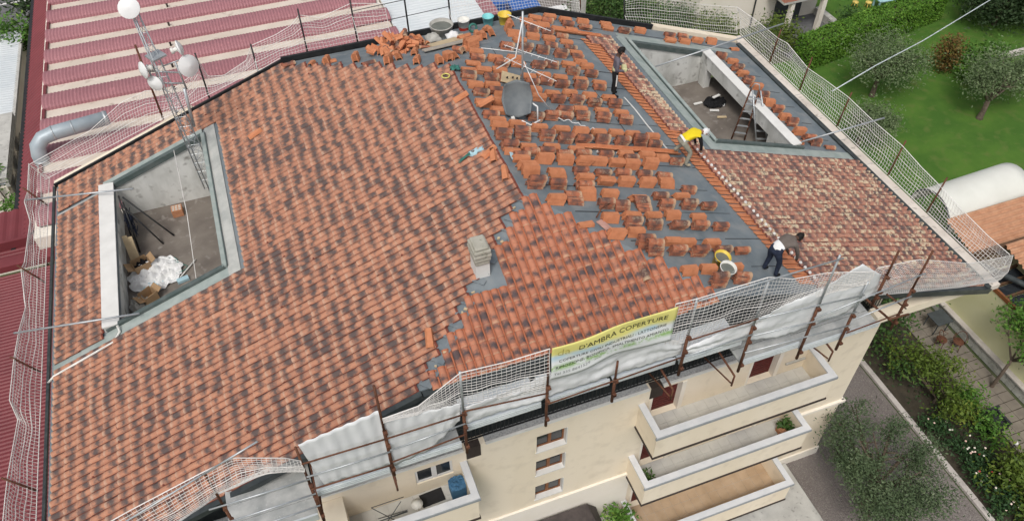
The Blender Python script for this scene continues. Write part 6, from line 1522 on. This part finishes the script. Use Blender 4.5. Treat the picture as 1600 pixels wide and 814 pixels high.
for i in range(len(hp)-1):
    a=Vector((*hp[i],.75)); c=Vector((*hp[i+1],.75)); d=(c-a); L=d.length; d.normalize(); s=Vector((0,0,1)).cross(d); cb.obox((a+c)/2,L,1.05,1.5,Matrix((d,s,Vector((0,0,1)))).transposed())
cb.build('branches',M['bark'],HD)
tree('garden_shrub','bronze-red shrub in the middle of the lawn','shrub',34.0,17.2,[((34.0,17.2,1.2),(.8,.7,1.1))],'rusty',1500,.10,.4,15,.05,forks=5)
tree('garden_shrub','bright green shrub right of the bronze shrub','shrub',35.2,16.4,[((35.3,16.6,1.0),(.9,.7,.8)),((36.6,16.4,1.0),(.8,.7,.7))],'bright',1800,.11,.4,16,.05,forks=5)
tree('garden_shrub','low green shrub in front of the bronze shrub','shrub',34.6,15.4,[((34.6,15.5,.8),(.7,.6,.7))],'hedge',900,.10,.3,17,.05,forks=4)
tree('garden_shrub','dark rounded shrub by the upper lawn edge','shrub',38.6,24.2,[((38.6,24.4,1.0),(1.0,.8,.9))],'shrub',1300,.11,.3,18,.05,forks=4)
tree('garden_shrub','dark green shrub between hedge and driveway','shrub',31.6,22.8,[((31.4,22.9,.8),(1.0,.7,.6)),((30.6,22.4,.6),(.7,.6,.5))],'shrub',1400,.10,.3,19,.05,forks=4)
for i,(x,y,h,lab) in enumerate(((40.8,20.2,3.6,'dark tree at the upper right, nearest the hedge'),(44.0,20.0,4.2,'dark tree at the upper right corner'),(42.5,23.6,4.0,'dark tree behind the rounded shrub'))):
    tree('dark_tree',lab,'tree',x,y,[((x,y,h*.55),(2.3,1.8,h*.42)),((x+1.6,y-.8,h*.5),(1.6,1.4,h*.3)),((x-1.5,y+.3,h*.5),(1.4,1.2,h*.3))],'darktree',6500,.13,h*.3,20+i,.16,'dark trees at the upper right')
tree('garden_tree','broad green tree right of the concrete pillar','tree',16.2,27.8,[((16.0,27.8,2.6),(1.7,1.3,1.2)),((17.4,28.4,2.3),(1.3,1.0,.9)),((15.0,28.6,2.2),(1.0,.9,.8))],'shrub',5200,.10,1.4,24,.14,forks=7,cr=.12)
for i,(x,y,lab) in enumerate(((20.0,26.6,'leafy shrub behind the rear right net, left one'),(22.0,25.0,'leafy shrub behind the rear right net, middle one'),(25.3,22.6,'leafy shrub below the red balcony'),(18.6,28.2,'leafy shrub left of the cream rear house'))):
    tree('garden_shrub',lab,'shrub',x,y,[((x,y,1.2),(1.3,1.0,1.0)),((x+.9,y-.4,1.0),(.9,.8,.8))],('shrub','yellowgreen','yellowgreen','shrub')[i],2600,.095,.4,26+i,.07,forks=5)
tree('creeper','bright creeper climbing over the pale shed at the far left','creeper',-17.2,32.6,[((-17.3,32.3,4.6),(1.4,1.0,1.0)),((-18.9,32.6,4.7),(1.4,.9,.8)),((-16.4,32.0,4.3),(.9,.7,.8))],'bright',3000,.13,3.4,31,.12,forks=6)
tree('dark_tree','dark conifer beside the red vaults at the top left','tree',-16.2,37.0,[((-16.4,36.6,4.6),(1.3,1.6,1.8)),((-16.0,39,4.4),(1.2,1.6,1.6))],'darktree',2600,.14,3.0,32,.14,forks=6)
tree('ivy','small ivy tuft at the gable of the pale shed','ivy',-17.2,19.0,[((-17.2,19.2,5.0),(.5,.6,.5)),((-16.7,17.8,4.6),(.4,.5,.4))],'bright',800,.10,4.2,33,.06,forks=4)
tree('garden_shrub','small green shrub beside the brown porch roof','shrub',2.5,-3.0,[((2.5,-2.95,1.9),(.5,.4,.6))],'bright',500,.09,1.0,34,.05,forks=4)
